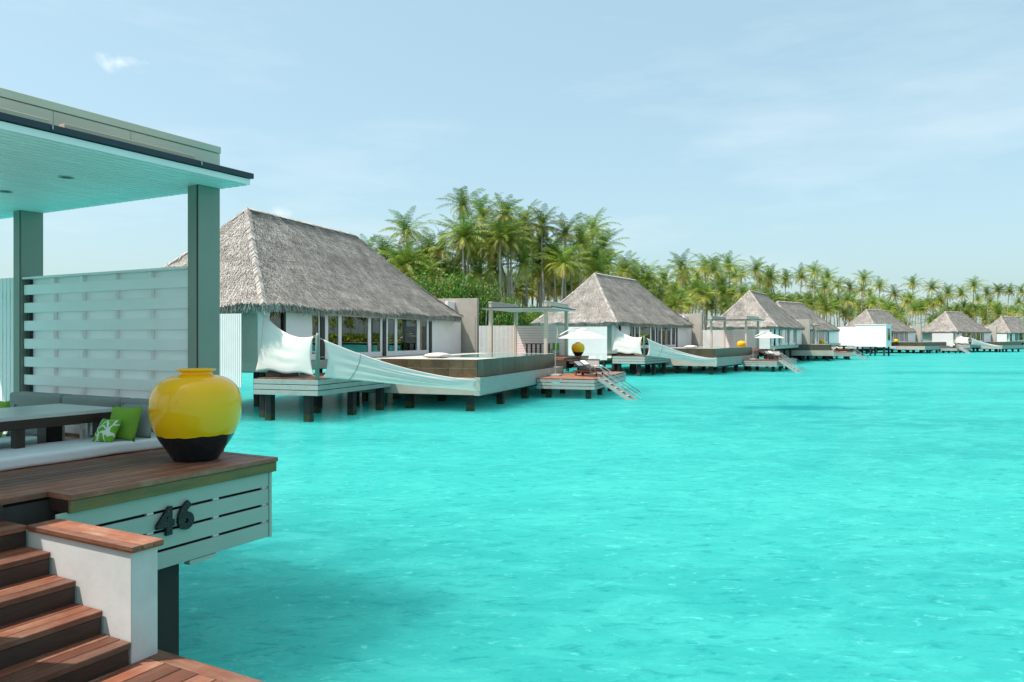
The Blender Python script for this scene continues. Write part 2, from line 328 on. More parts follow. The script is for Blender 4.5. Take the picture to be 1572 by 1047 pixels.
def bpart(name, a0, a1, b0, b1, z0, z1, mat, parent, bev=0.004):
    """one box-shaped piece, its mesh shared with every piece of the same size"""
    d = (round(a1-a0, 3), round(b1-b0, 3), round(z1-z0, 3)); key = (d, mat, bev)
    if key not in BOX:
        bm = bmesh.new(); bmesh.ops.create_cube(bm, size=1)
        bmesh.ops.scale(bm, vec=d, verts=bm.verts)
        if bev: bmesh.ops.bevel(bm, geom=bm.edges[:], offset=min(bev, min(d)*0.3), segments=1, affect='EDGES')
        me = bpy.data.meshes.new(name); bm.to_mesh(me); bm.free(); me.materials.append(M[mat]); BOX[key] = me
    o = ORG[parent.name]; 
    return add(name, BOX[key], parent, ((a0+a1)/2-o[0], (b0+b1)/2-o[1], (z0+z1)/2-o[2]))
def kids(o): return [c for c in bpy.data.objects if c.parent == o]
def copy_tree(o, kidmap, parent=None):
    c = o.copy(); COL.objects.link(c); c.parent = parent
    for ch in kidmap.get(o.name, ()): copy_tree(ch, kidmap, c)
    return c
def pillow(name, w_, h_, t, mat, parent, loc, rot, nseg=10, sub=True):
    bm = bmesh.new(); g = {}
    for sgn in (1, -1):
        for i in range(nseg+1):
            for j in range(nseg+1):
                u = i/nseg*2-1; v = j/nseg*2-1
                e = (1-abs(u)**2.6)*(1-abs(v)**2.6); z = sgn*t/2*max(e, 0)**0.55
                pin = 1-0.10*(1-v*v)*abs(u)**3; piv = 1-0.10*(1-u*u)*abs(v)**3
                edge = i in (0, nseg) or j in (0, nseg)
                if edge and sgn == -1: g[(sgn, i, j)] = g[(1, i, j)]; continue
                g[(sgn, i, j)] = bm.verts.new((u*w_/2*pin, v*h_/2*piv, z))
        for i in range(nseg):
            for j in range(nseg):
                q = [g[(sgn, i, j)], g[(sgn, i+1, j)], g[(sgn, i+1, j+1)], g[(sgn, i, j+1)]]
                bm.faces.new(q if sgn == 1 else q[::-1])
    me = bpy.data.meshes.new(name); bm.to_mesh(me); bm.free(); me.materials.append(M[mat]); me.shade_smooth()
    o = add(name, me, parent, loc); o.rotation_euler = rot
    return o
# ---------------------------------------------------------------- the setting: lagoon, island
def sheet(name, pts, mat, z):
    return tag(add(name, MB().prism(pts, z-0.5, z).mesh(name, M[mat])), kind='structure')
wm = bpy.data.meshes.new('lagoon_water')
wm.from_pydata([(-6000, -3000, 0), (6000, -3000, 0), (6000, 9000, 0), (-6000, 9000, 0)], [], [(0, 1, 2, 3)]); wm.materials.append(M['water'])
tag(add('lagoon_water', wm), kind='structure')

DEP = [(480, 96), (560, 96), (700, 100), (850, 106), (930, 118), (1050, 155), (1150, 176), (1300, 215), (1450, 246), (1600, 272)]
def depth(px): return float(np.interp(px, [d[0] for d in DEP], [d[1] for d in DEP]))
def ground_at(px, Y): return ((px-786)/F*Y, Y)
shore = [ground_at(px, depth(px)-13) for px in (500, 560, 640, 720, 850, 930, 1050, 1150, 1300, 1450, 1600)]
shore += [(262, 262), (300, 225), (330, 180), (352, 120), (380, 60), (440, 20)]
inland = [(760, 60), (700, 420), (300, 620), (0, 420), (-60, 200), (-48, 120), (-34, 92)]
# land with a sloping beach
def offset(pts, d):
    out = []; n = len(pts)
    cx = sum(p[0] for p in pts)/n; cy = sum(p[1] for p in pts)/n
    for x, y in pts:
        v = Vector((cx-x, cy-y)); v.normalize(); out.append((x+v.x*d, y+v.y*d))
    return out
outer = shore + inland; inner = offset(outer, 9)
n_ = len(outer); lv = [(x, y, -0.6) for x, y in outer] + [(x, y, 0.9) for x, y in inner]
lf = [(k, (k+1) % n_, n_+(k+1) % n_, n_+k) for k in range(n_)] + [tuple(n_+k for k in range(n_))]
lm = bpy.data.meshes.new('island_ground'); lm.from_pydata(lv, [], lf); lm.materials.append(M['sand'])
tag(add('island_ground', lm), kind='structure')

# ---------------------------------------------------------------- thatch
def quads_mesh(name, V, mat, rnd, extra=None):
    n = len(V)//4
    me = bpy.data.meshes.new(name); V = np.asarray(V, dtype=np.float32)
    me.vertices.add(len(V)); me.vertices.foreach_set('co', V.ravel())
    me.loops.add(len(V)); me.loops.foreach_set('vertex_index', np.arange(len(V), dtype=np.int32))
    me.polygons.add(n); me.polygons.foreach_set('loop_start', np.arange(0, 4*n, 4, dtype=np.int32)); me.polygons.foreach_set('loop_total', np.full(n, 4, np.int32))
    me.update(calc_edges=True)
    at = me.attributes.new('rnd', 'FLOAT', 'FACE'); at.data.foreach_set('value', np.asarray(rnd, np.float32))
    me.materials.append(M[mat]); return me
def thatch_roof(E0, E1, B0, B1, RA0, RA1, RB, ZE, ZR, org, dens=1.0):
    """hip roof: eaves E0..E1 along a, B0..B1 along b, ridge RA0..RA1 at RB; returns base mesh, strand mesh, ridge strands, fringe mesh"""
    faces = [((E0, B0), (E1, B0), (RA0, RB), (RA1, RB)), ((E1, B1), (E0, B1), (RA1, RB), (RA0, RB)),
             ((E0, B1), (E0, B0), (RA0, RB), (RA0, RB)), ((E1, B0), (E1, B1), (RA1, RB), (RA1, RB))]
    def P(f, u, s):
        (x0, y0), (x1, y1), (p0, q0), (p1, q1) = f
        xa = x0+(x1-x0)*u; ya = y0+(y1-y0)*u; xb = p0+(p1-p0)*u; yb = q0+(q1-q0)*u
        sag = -0.28*np.sin(np.pi*s)*(1-0.3*s) 
        return np.array([xa+(xb-xa)*s, ya+(yb-ya)*s, ZE+(ZR-ZE)*s+sag + 0.05*np.sin(u*23+s*5)*(1-s)])-np.array(org)
    base = MB(); V = []; rn = []; RV = []; rr = []; FV = []; fr = []
    for f in faces:
        NU, NS = 24, 8; i0 = len(base.v)
        for k in range(NS+1):
            for j in range(NU+1): base.v.append(tuple(P(f, j/NU, k/NS)))
        for k in range(NS):
            for j in range(NU): a = i0+k*(NU+1)+j; base.f.append((a, a+1, a+NU+2, a+NU+1))
        sl = np.linalg.norm(P(f, 0.5, 1)-P(f, 0.5, 0)); rows = int(sl/(0.19/dens))
        ex = P(f, 1, 0)-P(f, 0, 0); ex /= np.linalg.norm(ex)
        for k in range(rows+1):
            s = min((k+0.5)/rows, 1.0)
            wdt = np.linalg.norm(P(f, 1, s)-P(f, 0, s)); nn = max(int(wdt/(0.019/dens)), 1)
            rowt = rng.uniform(-0.12, 0.12)
            for j in range(nn):
                u = (j+rng.uniform(0, 1))/nn; ss = s+rng.normal(0, 0.22)/rows
                ss = min(max(ss, 0.0), 1.0)
                p = P(f, u, ss); dn = P(f, u, max(ss-0.05, 0)) - P(f, u, max(ss-0.05, 0)+0.05); dn /= np.linalg.norm(dn)
                nrm = np.cross(ex, -dn); nrm /= np.linalg.norm(nrm)
                ln = rng.uniform(0.16, 0.38); wd = rng.uniform(0.007, 0.016)
                sk = ex*rng.normal(0, 0.24)*ln
                t = p + dn*ln + sk + nrm*rng.uniform(0.025, 0.085); b = p + nrm*0.015
                V += [b-ex*wd, t-ex*wd*0.5, t+ex*wd*0.5, b+ex*wd]; rn.append(min(max(rng.beta(2, 2)+rowt, 0), 1))
        # eave fringe
        el = np.linalg.norm(P(f, 1, 0)-P(f, 0, 0)); nf = int(el/0.0075)
        dn = P(f, 0.5, 0)-P(f, 0.5, 0.06); dn /= np.linalg.norm(dn); out = np.array([dn[0], dn[1], 0]); out /= np.linalg.norm(out)
        for j in range(nf):
            u = rng.uniform(0, 1); p = P(f, u, rng.uniform(0.0, 0.03)); lay = rng.uniform(0, 1)
            p = p - out*lay*0.22 + np.array([0, 0, -0.05*lay])
            d = np.array([0, 0, -1.0])*rng.uniform(0.7, 1.0) + out*rng.uniform(-0.05, 0.35)*(1-lay) + ex*rng.normal(0, 0.17)
            ln = rng.uniform(0.34, 0.54); wd = rng.uniform(0.010, 0.022)
            t = p + d*ln
            FV += [p-ex*wd, t-ex*wd*0.4, t+ex*wd*0.4, p+ex*wd]; fr.append(rng.beta(2, 2))
    # ridge and hip caps
    def cap(p, q, width, n):
        p = np.array(p)-np.array(org); q = np.array(q)-np.array(org); d = q-p; L_ = np.linalg.norm(d); d /= L_
        side = np.cross(d, [0, 0, 1]); side /= np.linalg.norm(side)
        for j in range(n):
            s = rng.uniform(0, 1); c = p+(q-p)*s; c = c + np.array([0, 0, 0.07 - 0.22*math.sin(math.pi*s)*(abs(d[2]) > .2)])
            sg = rng.choice((-1, 1)); ln = rng.uniform(0.2, width)
            dirn = side*sg*0.8 + np.array([0, 0, -0.55]) - d*(0.6 if abs(d[2]) > .2 else rng.normal(0, .3))*np.sign(d[2] if abs(d[2]) > .2 else 1)
            t = c + dirn*ln + np.array([0, 0, 0.02]); wd = rng.uniform(0.012, 0.03)
            RV.extend([c-d*wd, t-d*wd*0.6, t+d*wd*0.6, c+d*wd]); rr.append(rng.beta(2, 2))
    for c, r in (((E0, B0), (RA0, RB)), ((E0, B1), (RA0, RB)), ((E1, B0), (RA1, RB)), ((E1, B1), (RA1, RB))):
        cap((*c, ZE), (*r, ZR), 0.20, int(420*dens))
    cap((RA0, RB, ZR), (RA1, RB, ZR), 0.32, int(1100*dens))
    return base, V, rn, RV, rr, FV, fr

# ---------------------------------------------------------------- villa template (local a along the row, b inland, z above the lagoon)
Z_DECK, Z_LOW, Z_FLOOR = 2.17, 1.155, 2.40
ROOF = {}
def piles(t, pts, ztop, r=0.13, name='pile'):
    for a, b in pts: bpart(name, a-r, a+r, b-r, b+r, -1.2, ztop, 'pile', t, 0)
def house(fr, label, group, near):
    t = thing('thatched_house', label, 'house', fr, (-10, 18.5, 0), group); o = ORG[t.name]
    F0, F1, B0, B1 = -20.2, 2.2, 14.7, 22.3
    # floor slab, side and back walls
    bpart('floor_slab', F0, F1, B0-0.3, B1, 2.0, Z_FLOOR, 'grey', t)
    bpart('underside_shade', F0+0.1, F1-0.1, B0-0.2, B1-0.1, 1.965, 1.998, 'under', t, 0)  # dark plate added to deepen the shade below the floor
    bpart('wall', F0, F0+0.2, B0+0.2, B1, Z_FLOOR, 4.95, 'grey', t)
    bpart('wall', F1-0.2, F1, B0+0.2, B1, Z_FLOOR, 4.95, 'grey', t)
    bpart('wall', F0, F1, B1-0.2, B1, Z_FLOOR, 4.95, 'white', t)
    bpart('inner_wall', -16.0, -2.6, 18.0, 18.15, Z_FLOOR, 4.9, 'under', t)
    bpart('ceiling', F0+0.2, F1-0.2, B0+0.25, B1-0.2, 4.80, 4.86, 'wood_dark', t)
    bpart('eave_board', F0-0.4, F1-1.6, B0-0.35, B0-0.30, 4.62, 4.72, 'orange_wood', t)
    # facade, left to right: corner post, dark door, white panel, glazing between dark pillars, white panel
    bpart('corner_post', F0, -19.95+0.05, B0, B0+0.2, Z_FLOOR, 4.85, 'white', t)
    bpart('white_panel', -19.9, -19.6, B0+0.02, B0+0.15, Z_FLOOR, 4.85, 'white', t)
    bpart('door_frame', -18.62, -18.45, B0, B0+0.18, Z_FLOOR, 4.8, 'black', t)
    d = bpart('glass_door', -19.6, -18.62, B0+0.08, B0+0.10, Z_FLOOR, 4.75, 'glass', t, 0)
    bpart('white_panel', -18.45, -16.44, B0+0.02, B0+0.15, Z_FLOOR, 4.85, 'white', t)
    bpart('white_panel', -2.72, 2.2, B0+0.02, B0+0.15, Z_FLOOR, 4.85, 'white', t)
    for a in (-15.68, -9.36, -3.17): bpart('pillar', a, a+0.36, B0-0.04, B0+0.2, Z_FLOOR, 4.85, 'black', t)
    def window(a0, a1, panes):
        mb = MB(); z0, z1 = Z_FLOOR+0.02, 4.72; y0, y1 = B0+0.02, B0+0.12
        mb.box(a0, a1, y0, y1, z0, z0+0.28).box(a0, a1, y0, y1, z1-0.12, z1)
        xs = [a0] + [p for q in panes for p in q] + [a1]
        for k in range(0, len(xs), 2): mb.box(xs[k], xs[k+1], y0, y1, z0+0.28, z1-0.12)
        wf = part('window', mb, 'white', t)
        for p0, p1 in panes: part('pane', MB().box(p0, p1, B0+0.06, B0+0.075, z0+0.28, z1-0.12), 'glass', wf)
    window(-16.44, -15.68, [(-16.34, -15.8)])
    window(-15.32, -9.36, [(-14.95, -14.0), (-13.7, -10.98), (-10.66, -9.6)])
    window(-9.0, -3.17, [(-8.72, -7.85), (-7.56, -4.9), (-4.5, -3.45)])
    # curtains and furniture seen through the glass
    for a in (-14.7, -10.3, -8.4, -4.0):
        mb = MB()
        for k in range(7):
            x = a+0.09*k; mb.box(x, x+0.08, B0+0.5+0.04*(k % 2), B0+0.54+0.04*(k % 2), Z_FLOOR, 4.6)
        part('curtain', mb, 'beige', t)
    part('bed', MB().box(-13.4, -11.4, 16.2, 18.0, Z_FLOOR, 2.95).box(-13.4, -11.4, 17.8, 18.0, 2.95, 3.5), 'white', t)
    part('desk', MB().box(-7.4, -5.2, 16.8, 17.5, 3.1, 3.16).box(-7.4, -7.3, 16.8, 17.5, Z_FLOOR, 3.1).box(-5.3, -5.2, 16.8, 17.5, Z_FLOOR, 3.1), 'wood_dark', t)
    bpart('wooden_screen', -6.4, -6.2, 15.6, 16.2, Z_FLOOR, 4.7, 'tan', t)
    piles(t, [(a, b) for a in (-19.8, -15.5, -11, -6.5, -2, 1.8) for b in (14.9, 18.5, 22)], 2.0)
    # thatch
    if 'base' not in ROOF:
        bs, V, rn, RV, rr, FV, fr_ = thatch_roof(-21, 0.9, 14, 23, -16.3, -5.9, 18.5, 4.95, 9.9, o)
        ROOF['base'] = bs.mesh('roof', M['thatch_base'], (0, 0, 0)); ROOF['base'].attributes.new('rnd', 'FLOAT', 'FACE')
        ROOF['base'].attributes['rnd'].data.foreach_set('value', np.full(len(ROOF['base'].polygons), 0.3, np.float32))
        ROOF['str'] = quads_mesh('thatch_strands', V, 'thatch', rn)
        ROOF['cap'] = quads_mesh('ridge_thatch', RV, 'thatch', [0.35+0.65*x for x in rr])
        ROOF['fri'] = quads_mesh('eave_fringe', FV, 'thatch', fr_)
    rf = add('roof', ROOF['base'], t)
    for k, nme in (('str', 'thatch_strands'), ('cap', 'ridge_thatch'), ('fri', 'eave_fringe')):
        tag(add(nme, ROOF[k], rf), kind='stuff')
    return t
def slat_fence(fr, label, group, a0, a1, b0, b1, z0, z1, org):
    """row of white vertical slats on two rails"""
    t = thing('slat_fence', label, 'fence', fr, org, group)
    along_b = (b1-b0) > (a1-a0); n = int(max(b1-b0, a1-a0)/0.105); mb = MB()
    for k in range(n):
        if along_b: mb.box(a0, a0+0.035, b0+0.105*k, b0+0.105*k+0.07, z0, z1)
        else: mb.box(a0+0.105*k, a0+0.105*k+0.07, b0, b0+0.035, z0, z1)
    part('slats', mb, 'white', t, kind='stuff')
    for z in (z0+0.32*(z1-z0), z0+0.68*(z1-z0), z0+0.9*(z1-z0)):
        if along_b: bpart('rail', a0+0.037, a0+0.08, b0, b1, z, z+0.06, 'grey', t)
        else: bpart('rail', a0, a1, b0+0.037, b0+0.08, z, z+0.06, 'grey', t)
    return t
def sail_deck(fr, label, group, near):
    t = thing('timber_platform', label, 'deck', fr, (-18, 12.75, 0), group)
    A0, A1, B0, B1, ZT = -21.1, -14.85, 11.3, 14.4, 1.81
    n = int((B1-B0)/0.155)
    if near:
        for k in range(n): bpart('plank', A0, A1, B0+k*0.155, B0+k*0.155+0.147, ZT-0.035, ZT, 'wood_x', t, 0)
    else: part('planks', MB().box(A0, A1, B0, B1, ZT-0.035, ZT), 'wood_x', t)
    for k in range(3):
        z0 = 1.12+k*0.225; z1 = z0+0.195
        bpart('fascia_board', A0-0.03, A0, B0-0.03, B1, z0, z1, 'fascia', t); bpart('fascia_board', A0, A1, B0-0.03, B0, z0, z1, 'fascia', t)
    part('joists', MB().box(A0+0.1, A1, B0+0.1, B1-.1, 1.3, ZT-0.036), 'under', t)
    piles(t, [(A0+0.4, B0+0.7), (A0+0.4, B1-0.5), (-17.6, B0+0.5), (-17.4, B1-0.6), (-15.2, B0+0.4)], 1.3, 0.15)
    # mast with rounded head and rope rings
    mb = MB().tube([(A0+0.05, B0+0.05, ZT-0.02), (A0+0.05, B0+0.05, 3.55), (A0+0.05, B0+0.05, 3.68)], [0.085, 0.075, 0.035], 10)
    part('mast', mb, 'postpaint', t, True)
    part('low_bench', MB().box(-20.6, -19.2, 13.5, 14.2, 1.81, 2.0).box(-20.5, -19.3, 13.55, 14.15, 2.0, 2.12), 'wood_dark', t)
    return t
def sail(fr, name, label, group, TL, TR, BR, BL, sag_t, sag_b, sag_s, ripple, seam, attach):
    o = tuple((TL[i]+BR[i])/2 for i in range(2)) + (BR[2],)
    t = thing(name, label, 'sail', fr, o, group)
    TL, TR, BR, BL = map(Vector, (TL, TR, BR, BL)); NU, NV = 40, 20; mb = MB()
    nrm = (TR-BL).cross(TL-BR).normalized()
    for i in range(NU+1):
        u = i/NU
        for j in range(NV+1):
            v = j/NV
            p = (TL*(1-u)+TR*u)*(1-v) + (BL*(1-u)+BR*u)*v
            c = 4*u*(1-u); e = 4*v*(1-v)
            p = p + Vector((0, 0, -sag_t*c*(1-v) + sag_b*c*v*(0.7+0.5*math.sin(9*u))))
            hd = (TR-TL); hd.z = 0; hd.normalize()
            p = p + hd*(sag_s*e*(1-2*u)) * (1 if abs(u-.5) > .2 else abs(u-.5)/.2)
            fold = ripple*math.sin(v*22 + u*1.5)*math.exp(-((v-0.55)/0.35)**2)*math.sin(math.pi*min(u*1.2, 1))
            p = p + nrm*(0.08*c*e + fold + 0.02*math.sin(7*u+3*v))
            mb.v.append(tuple(p))
    for i in range(NU):
        for j in range(NV): a = i*(NV+1)+j; mb.f.append((a, a+1, a+NV+2, a+NV+1))
    cl = part('cloth', mb, 'cloth', t, True)
    md = cl.modifiers.new('thickness', 'SOLIDIFY'); md.thickness = 0.006
    if seam is not None:
        i = int(seam*NU); ii = [i+(NV-j)*0.13 for j in range(NV+1)]
        pts = [Vector(mb.v[int(x)*(NV+1)+j]).lerp(Vector(mb.v[(int(x)+1)*(NV+1)+j]), x-int(x)) + nrm*0.014 for j, x in enumerate(ii)]
        pts2 = [Vector(p) - nrm*0.03 for p in pts]
        part('seam', MB().tube(pts, 0.012, 5), 'bolster', t); part('seam', MB().tube(pts2, 0.012, 5), 'bolster', t)
    for p, q in attach: part('tie_rope', MB().tube([p, q], 0.016, 6), 'bolster', t)
    return t
def pool_terrace(fr, label, group, near):
    t = thing('pool_terrace', label, 'pool', fr, (-8, 10, 0), group)
    A0, A1, B0 = -14.8, 0.35, 6.7
    part('slab', MB().box(A0, A1, B0, 14.4, 0.80, 1.58), 'concrete', t)
    bpart('white_band', A0+0.1, A1, B0-0.04, B0-0.003, 0.79, 1.60, 'fascia', t)
    bpart('corner_plate', A0-0.04, A0+0.10, B0-0.045, B0+0.25, 0.78, 1.62, 'grey', t)
    bpart('underside_shade', A0+0.1, A1-0.1, B0+0.1, 14.3, 0.77, 0.797, 'under', t, 0)  # dark plate added to deepen the shade below the terrace
    # pool block with tile cladding
    P0, P1, Q0, Q1, ZP = -14.35, -0.9, 6.98, 14.38, 2.46
    part('pool_shell', MB().box(P0, P1, Q0, Q1, 1.58, 2.38), 'tile', t)
    if near:
        nt_ = 7; st = (12.1-Q0)/nt_
        for k in range(nt_):
            for r_ in range(2): bpart('tile', P0-0.02, P0-0.001, Q0+k*st+0.004, Q0+(k+1)*st-0.004, 1.60+r_*0.43, 1.60+(r_+1)*0.43-0.008, 'tile', t, 0.003)
        n2 = 15; s2 = (P1-P0)/n2
        for k in range(n2): bpart('tile', P0+k*s2+0.004, P0+(k+1)*s2-0.004, Q0-0.02, Q0-0.001, 1.60, 2.452, 'tile_wet', t, 0.003)
    else:
        part('tiles', MB().box(P0-0.02, P0-0.001, Q0, 12, 1.6, 2.45).box(P0, P1, Q0-0.02, Q0-0.001, 1.6, 2.45), 'tile_wet', t)
    part('pool_water', MB().box(-11.0, P1-0.25, Q0-0.015, 11.4, 2.381, 2.458), 'pool', t)
    part('terrace_paving', MB().box(P0, -11.0, Q0+0.05, Q1, 2.381, 2.45).box(-11.0, A1, 11.4, Q1, 2.381, 2.449).box(P1-.25, P1+0.1, Q0-0.015, 11.4, 2.381, 2.47), 'stone', t)
    piles(t, [(-14.2, 7.4), (-10.2, 7.3), (-6.3, 7.2), (-2.3, 7.2), (-13.8, 10.8), (-9.5, 11), (-5, 11), (-13.6, 14), (-9, 14), (-1, 11)], 0.8, 0.17)
    part('beams', MB().box(-14.4, 0, 7.1, 7.4, 0.62, 0.8).box(-14.4, 0, 10.8, 11.1, 0.62, 0.8), 'under', t)
    return t
def end_wall(fr, label, group):
    t = thing('garden_wall', label, 'wall', fr, (2.7, 15, 0), group)
    bpart('wall_slab', 2.5, 2.85, 13.6, 17.6, 1.9, 6.3, 'concrete', t, 0.01)
    bpart('wall_return', 1.2, 2.49, 15.3, 15.5, 4.6, 6.05, 'white', t, 0.01)
    bpart('wall_panel', 2.48, 2.497, 13.75, 15.0, 2.45, 5.05, 'concrete', t, 0.004)
    piles(t, [(2.7, 13.9), (2.7, 16.5)], 1.9)
    return t
def pavilion(fr, label, group, near):
    t = thing('pergola_pavilion', label, 'pavilion', fr, (3.9, 10, Z_DECK), group)
    for b in (8.0, 11.95):
        for a in (1.0, 6.42):
            if near:
                bpart('post', a, a+0.33, b, b+0.21, 1.3, 5.5, 'postpaint', t, 0.006)
                bpart('post_shadow_joint', a-0.004, a+0.002, b+0.012, b+0.035, 1.4, 5.42, 'black', t, 0)
            else: bpart('post', a, a+0.33, b, b+0.21, 1.9, 5.5, 'taupe', t, 0.006)
        js = [1.0, 1.9, 2.95, 4.0, 4.62, 5.5, 6.75] if near else [1.0, 6.75]
        for x0, x1 in zip(js[:-1], js[1:]): bpart('beam_panel', x0+0.002, x1-0.002, b, b+0.21, 5.56, 5.87, 'taupe', t, 0.003)
        bpart('beam_cap', 0.98, 6.755, b-0.012, b+0.222, 5.877, 5.965, 'taupe', t, 0.004)
    RB1 = 13.6 if near else 12.5  # near roof lengthened inland, out of view, to keep sun off the screen
    # slatted soffit under a thin metal roof
    if near:
        k = 0; b = 7.52
        while b < 13.55:
            bpart('soffit_slat', 0.5, 6.76, b, b+0.092, 5.420, 5.455, 'white', t, 0.003); b += 0.125; k += 1
    else: part('soffit', MB().box(0.5, 6.76, 7.5, 12.45, 5.43, 5.465), 'white', t)
    bpart('soffit_board', 0.5, 6.74, 7.5, RB1-0.05, 5.485, 5.503, 'grey', t, 0)
    bpart('fascia', 0.5, 6.77, 7.475, 7.497, 5.425, 5.497, 'white', t, 0.002)
    bpart('roof_edge', 0.45, 6.80, 7.44, 7.56, 5.505, 5.57, 'navy', t, 0.003)
    bpart('roof_sheet', 0.45, 6.78, 7.561, RB1, 5.505, 5.545, 'navy', t, 0.003)
    bpart('roof_flashing', 0.6, 4.35, 7.60, 7.70, 5.55, 5.655, 'tan', t, 0.003)
    bpart('roof_flashing', 4.5, 6.05, 7.60, 7.70, 5.55, 5.655, 'tan', t, 0.003)
    if near:
        for a, b in ((5.36, 9.02), (5.5, 10.6)):
            dl = part('downlight', MB().lathe([(0.085, 0), (0.085, 0.012), (0.06, 0.012), (0.06, 0.004)], (a, b, 5.412), 24, False), 'grey', t)
            part('lens', MB().lathe([(0.0001, 0.0), (0.06, 0.0)], (a, b, 5.418), 24, False), 'black', dl)
        for a in (4.28, 6.0): bpart('bracket', a, a+0.012, 7.425, 7.441, 5.52, 5.56, 'steel', t, 0)
    return t
def privacy_screen(fr, label, group, near):
    t = thing('privacy_screen', label, 'screen', fr, (6.5, 10, Z_DECK), group)
    B0, B1 = 8.215, 11.945
    if near:
        for k in range(9):
            z1 = 4.29-k*0.27
            if z1 < 2.2: break
            bpart('board', 6.45, 6.472, B0+0.01, B1-0.02, z1-0.15, z1, 'white', t, 0.004)
        for k in range(9):
            z1 = 4.435-k*0.27
            if z1 < 2.25: break
            bpart('rear_board', 6.53, 6.552, B0+0.01, B1-0.02, z1-0.165, z1-0.012, 'white', t, 0.004)
        for b in (8.24, 9.0, 9.75, 10.5, 11.2, 11.83): bpart('batten', 6.4725, 6.5295, b, b+0.07, 2.0, 4.375, 'white' if b < 11.5 else 'black', t, 0.003)
        bpart('top_rail', 6.43, 6.57, B0, B1, 4.376, 4.405, 'white', t, 0.004)
    else:
        mb = MB()
        for k in range(12): mb.box(6.45, 6.48, B0, B1, 4.20-k*0.19, 4.37-k*0.19)
        part('boards', mb, 'white', t); part('battens', MB().box(6.48, 6.53, 8.3, 8.4, 1.9, 4.37).box(6.48, 6.53, 11.7, 11.8, 1.9, 4.37), 'grey', t)
    return t
def pavilion_deck(fr, label, group, near):
    """upper deck of the pavilion with its steps, stair wall and slatted skirt"""
    t = thing('pavilion_deck', label, 'deck', fr, (3.5, 8, 0), group); ZD = Z_DECK; th = 0.045
    if near:
        # planks run along a
        for lo, hi, a0, a1 in ((6.405, 6.64, 3.89, 5.99), (6.75, 7.93, 0.3, 5.99), (7.93, 8.8, 0.3, 6.78)):
            n = max(1, round((hi-lo)/0.148)); w_ = (hi-lo)/n
            for k in range(n): bpart('plank', a0, a1, lo+k*w_+0.006, lo+(k+1)*w_-0.006, ZD-th, ZD, 'wood_x', t, 0.004)
        bpart('plank', 3.89, 5.99, 6.642, 6.746, ZD-th, ZD, 'wood_x', t, 0.003)
        # border boards round the edge
        part('border_board', MB().prism([(3.785, 6.3), (6.1, 6.3), (5.995, 6.4), (3.885, 6.4)], ZD-th, ZD), 'wood_x', t)
        part('border_board', MB().prism([(3.785, 6.303), (3.882, 6.4), (3.882, 6.74), (3.785, 6.643)], ZD-th, ZD+0.001), 'wood_y', t)
        part('border_board', MB().prism([(0.3, 6.64), (3.782, 6.64), (3.878, 6.743), (0.3, 6.743)], ZD-th, ZD), 'wood_x', t)
        part('border_board', MB().prism([(6.1, 6.303), (6.1, 7.92), (5.998, 7.92), (5.998, 6.403)], ZD-th, ZD), 'wood_y', t)
        bpart('edge_board', 3.79, 6.095, 6.315, 6.345, ZD-0.155, ZD-th-0.006, 'wood_moss', t, 0.004)
        bpart('edge_board', 6.065, 6.092, 6.347, 7.92, ZD-0.155, ZD-th-0.004, 'wood_moss', t, 0.004)
        bpart('edge_board', 3.79, 3.815, 6.347, 6.62, ZD-0.16, ZD-th-0.002, 'wood_dark', t, 0.004)
        bpart('edge_board', 6.75, 6.775, 7.95, 12.2, ZD-0.155, ZD-th-0.004, 'wood_moss', t, 0.004)
        # seating pit and the bench floor behind it
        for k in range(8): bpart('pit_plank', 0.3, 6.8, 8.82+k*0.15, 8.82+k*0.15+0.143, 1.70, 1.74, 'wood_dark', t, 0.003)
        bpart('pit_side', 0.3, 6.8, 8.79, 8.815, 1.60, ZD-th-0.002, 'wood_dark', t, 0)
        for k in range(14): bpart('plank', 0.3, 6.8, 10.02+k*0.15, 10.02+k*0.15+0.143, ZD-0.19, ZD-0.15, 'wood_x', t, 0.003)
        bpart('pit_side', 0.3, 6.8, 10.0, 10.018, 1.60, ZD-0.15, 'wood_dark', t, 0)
        part('joists', MB().box(0.3, 5.9, 6.66, 7.9, 1.6, ZD-th-0.03).box(3.9, 5.9, 6.47, 6.65, 1.6, ZD-th-0.03).box(0.3, 6.7, 7.91, 12.2, 1.45, 1.58), 'under', t)
    else:
        part('planks', MB().prism([(0.3, 6.64), (3.785, 6.64), (3.785, 6.3), (6.1, 6.3), (6.1, 7.91), (6.8, 7.91), (6.8, 12.3), (0.3, 12.3)], ZD-0.15, ZD), 'wood_x', t)
        part('joists', MB().box(0.3, 6.7, 6.5, 12.2, 1.45, ZD-0.151), 'under', t)
    # slatted skirt
    zs = 1.30
    for k in range(4): bpart('skirt_board', 3.70, 6.02, 6.36, 6.385, zs+k*0.186, zs+k*0.186+0.160, 'grey', t, 0.004)
    bpart('skirt_post', 6.022, 6.06, 6.35, 6.42, zs-0.005, 2.03, 'grey', t, 0.003)
    for k in range(4): bpart('skirt_board', 6.03, 6.055, 6.43, 7.9, zs+k*0.186, zs+k*0.186+0.160, 'grey', t, 0.004)
    if near:
        for a in (3.98, 4.55, 5.3, 5.95):
            bpart('spacer', a, a+0.07, 6.3855, 6.42, zs+0.02, 2.0, 'white', t, 0)
        part('bracket', MB().box(5.0, 5.32, 6.36, 6.44, 1.255, 1.295), 'grey', t)
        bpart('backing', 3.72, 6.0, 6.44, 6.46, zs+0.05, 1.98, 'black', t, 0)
    piles(t, [(4.86, 6.66), (6.0, 10.5), (6.4, 11.6), (3.2, 11.0), (1.2, 8.0), (1.2, 11.5)], 1.45, 0.14)
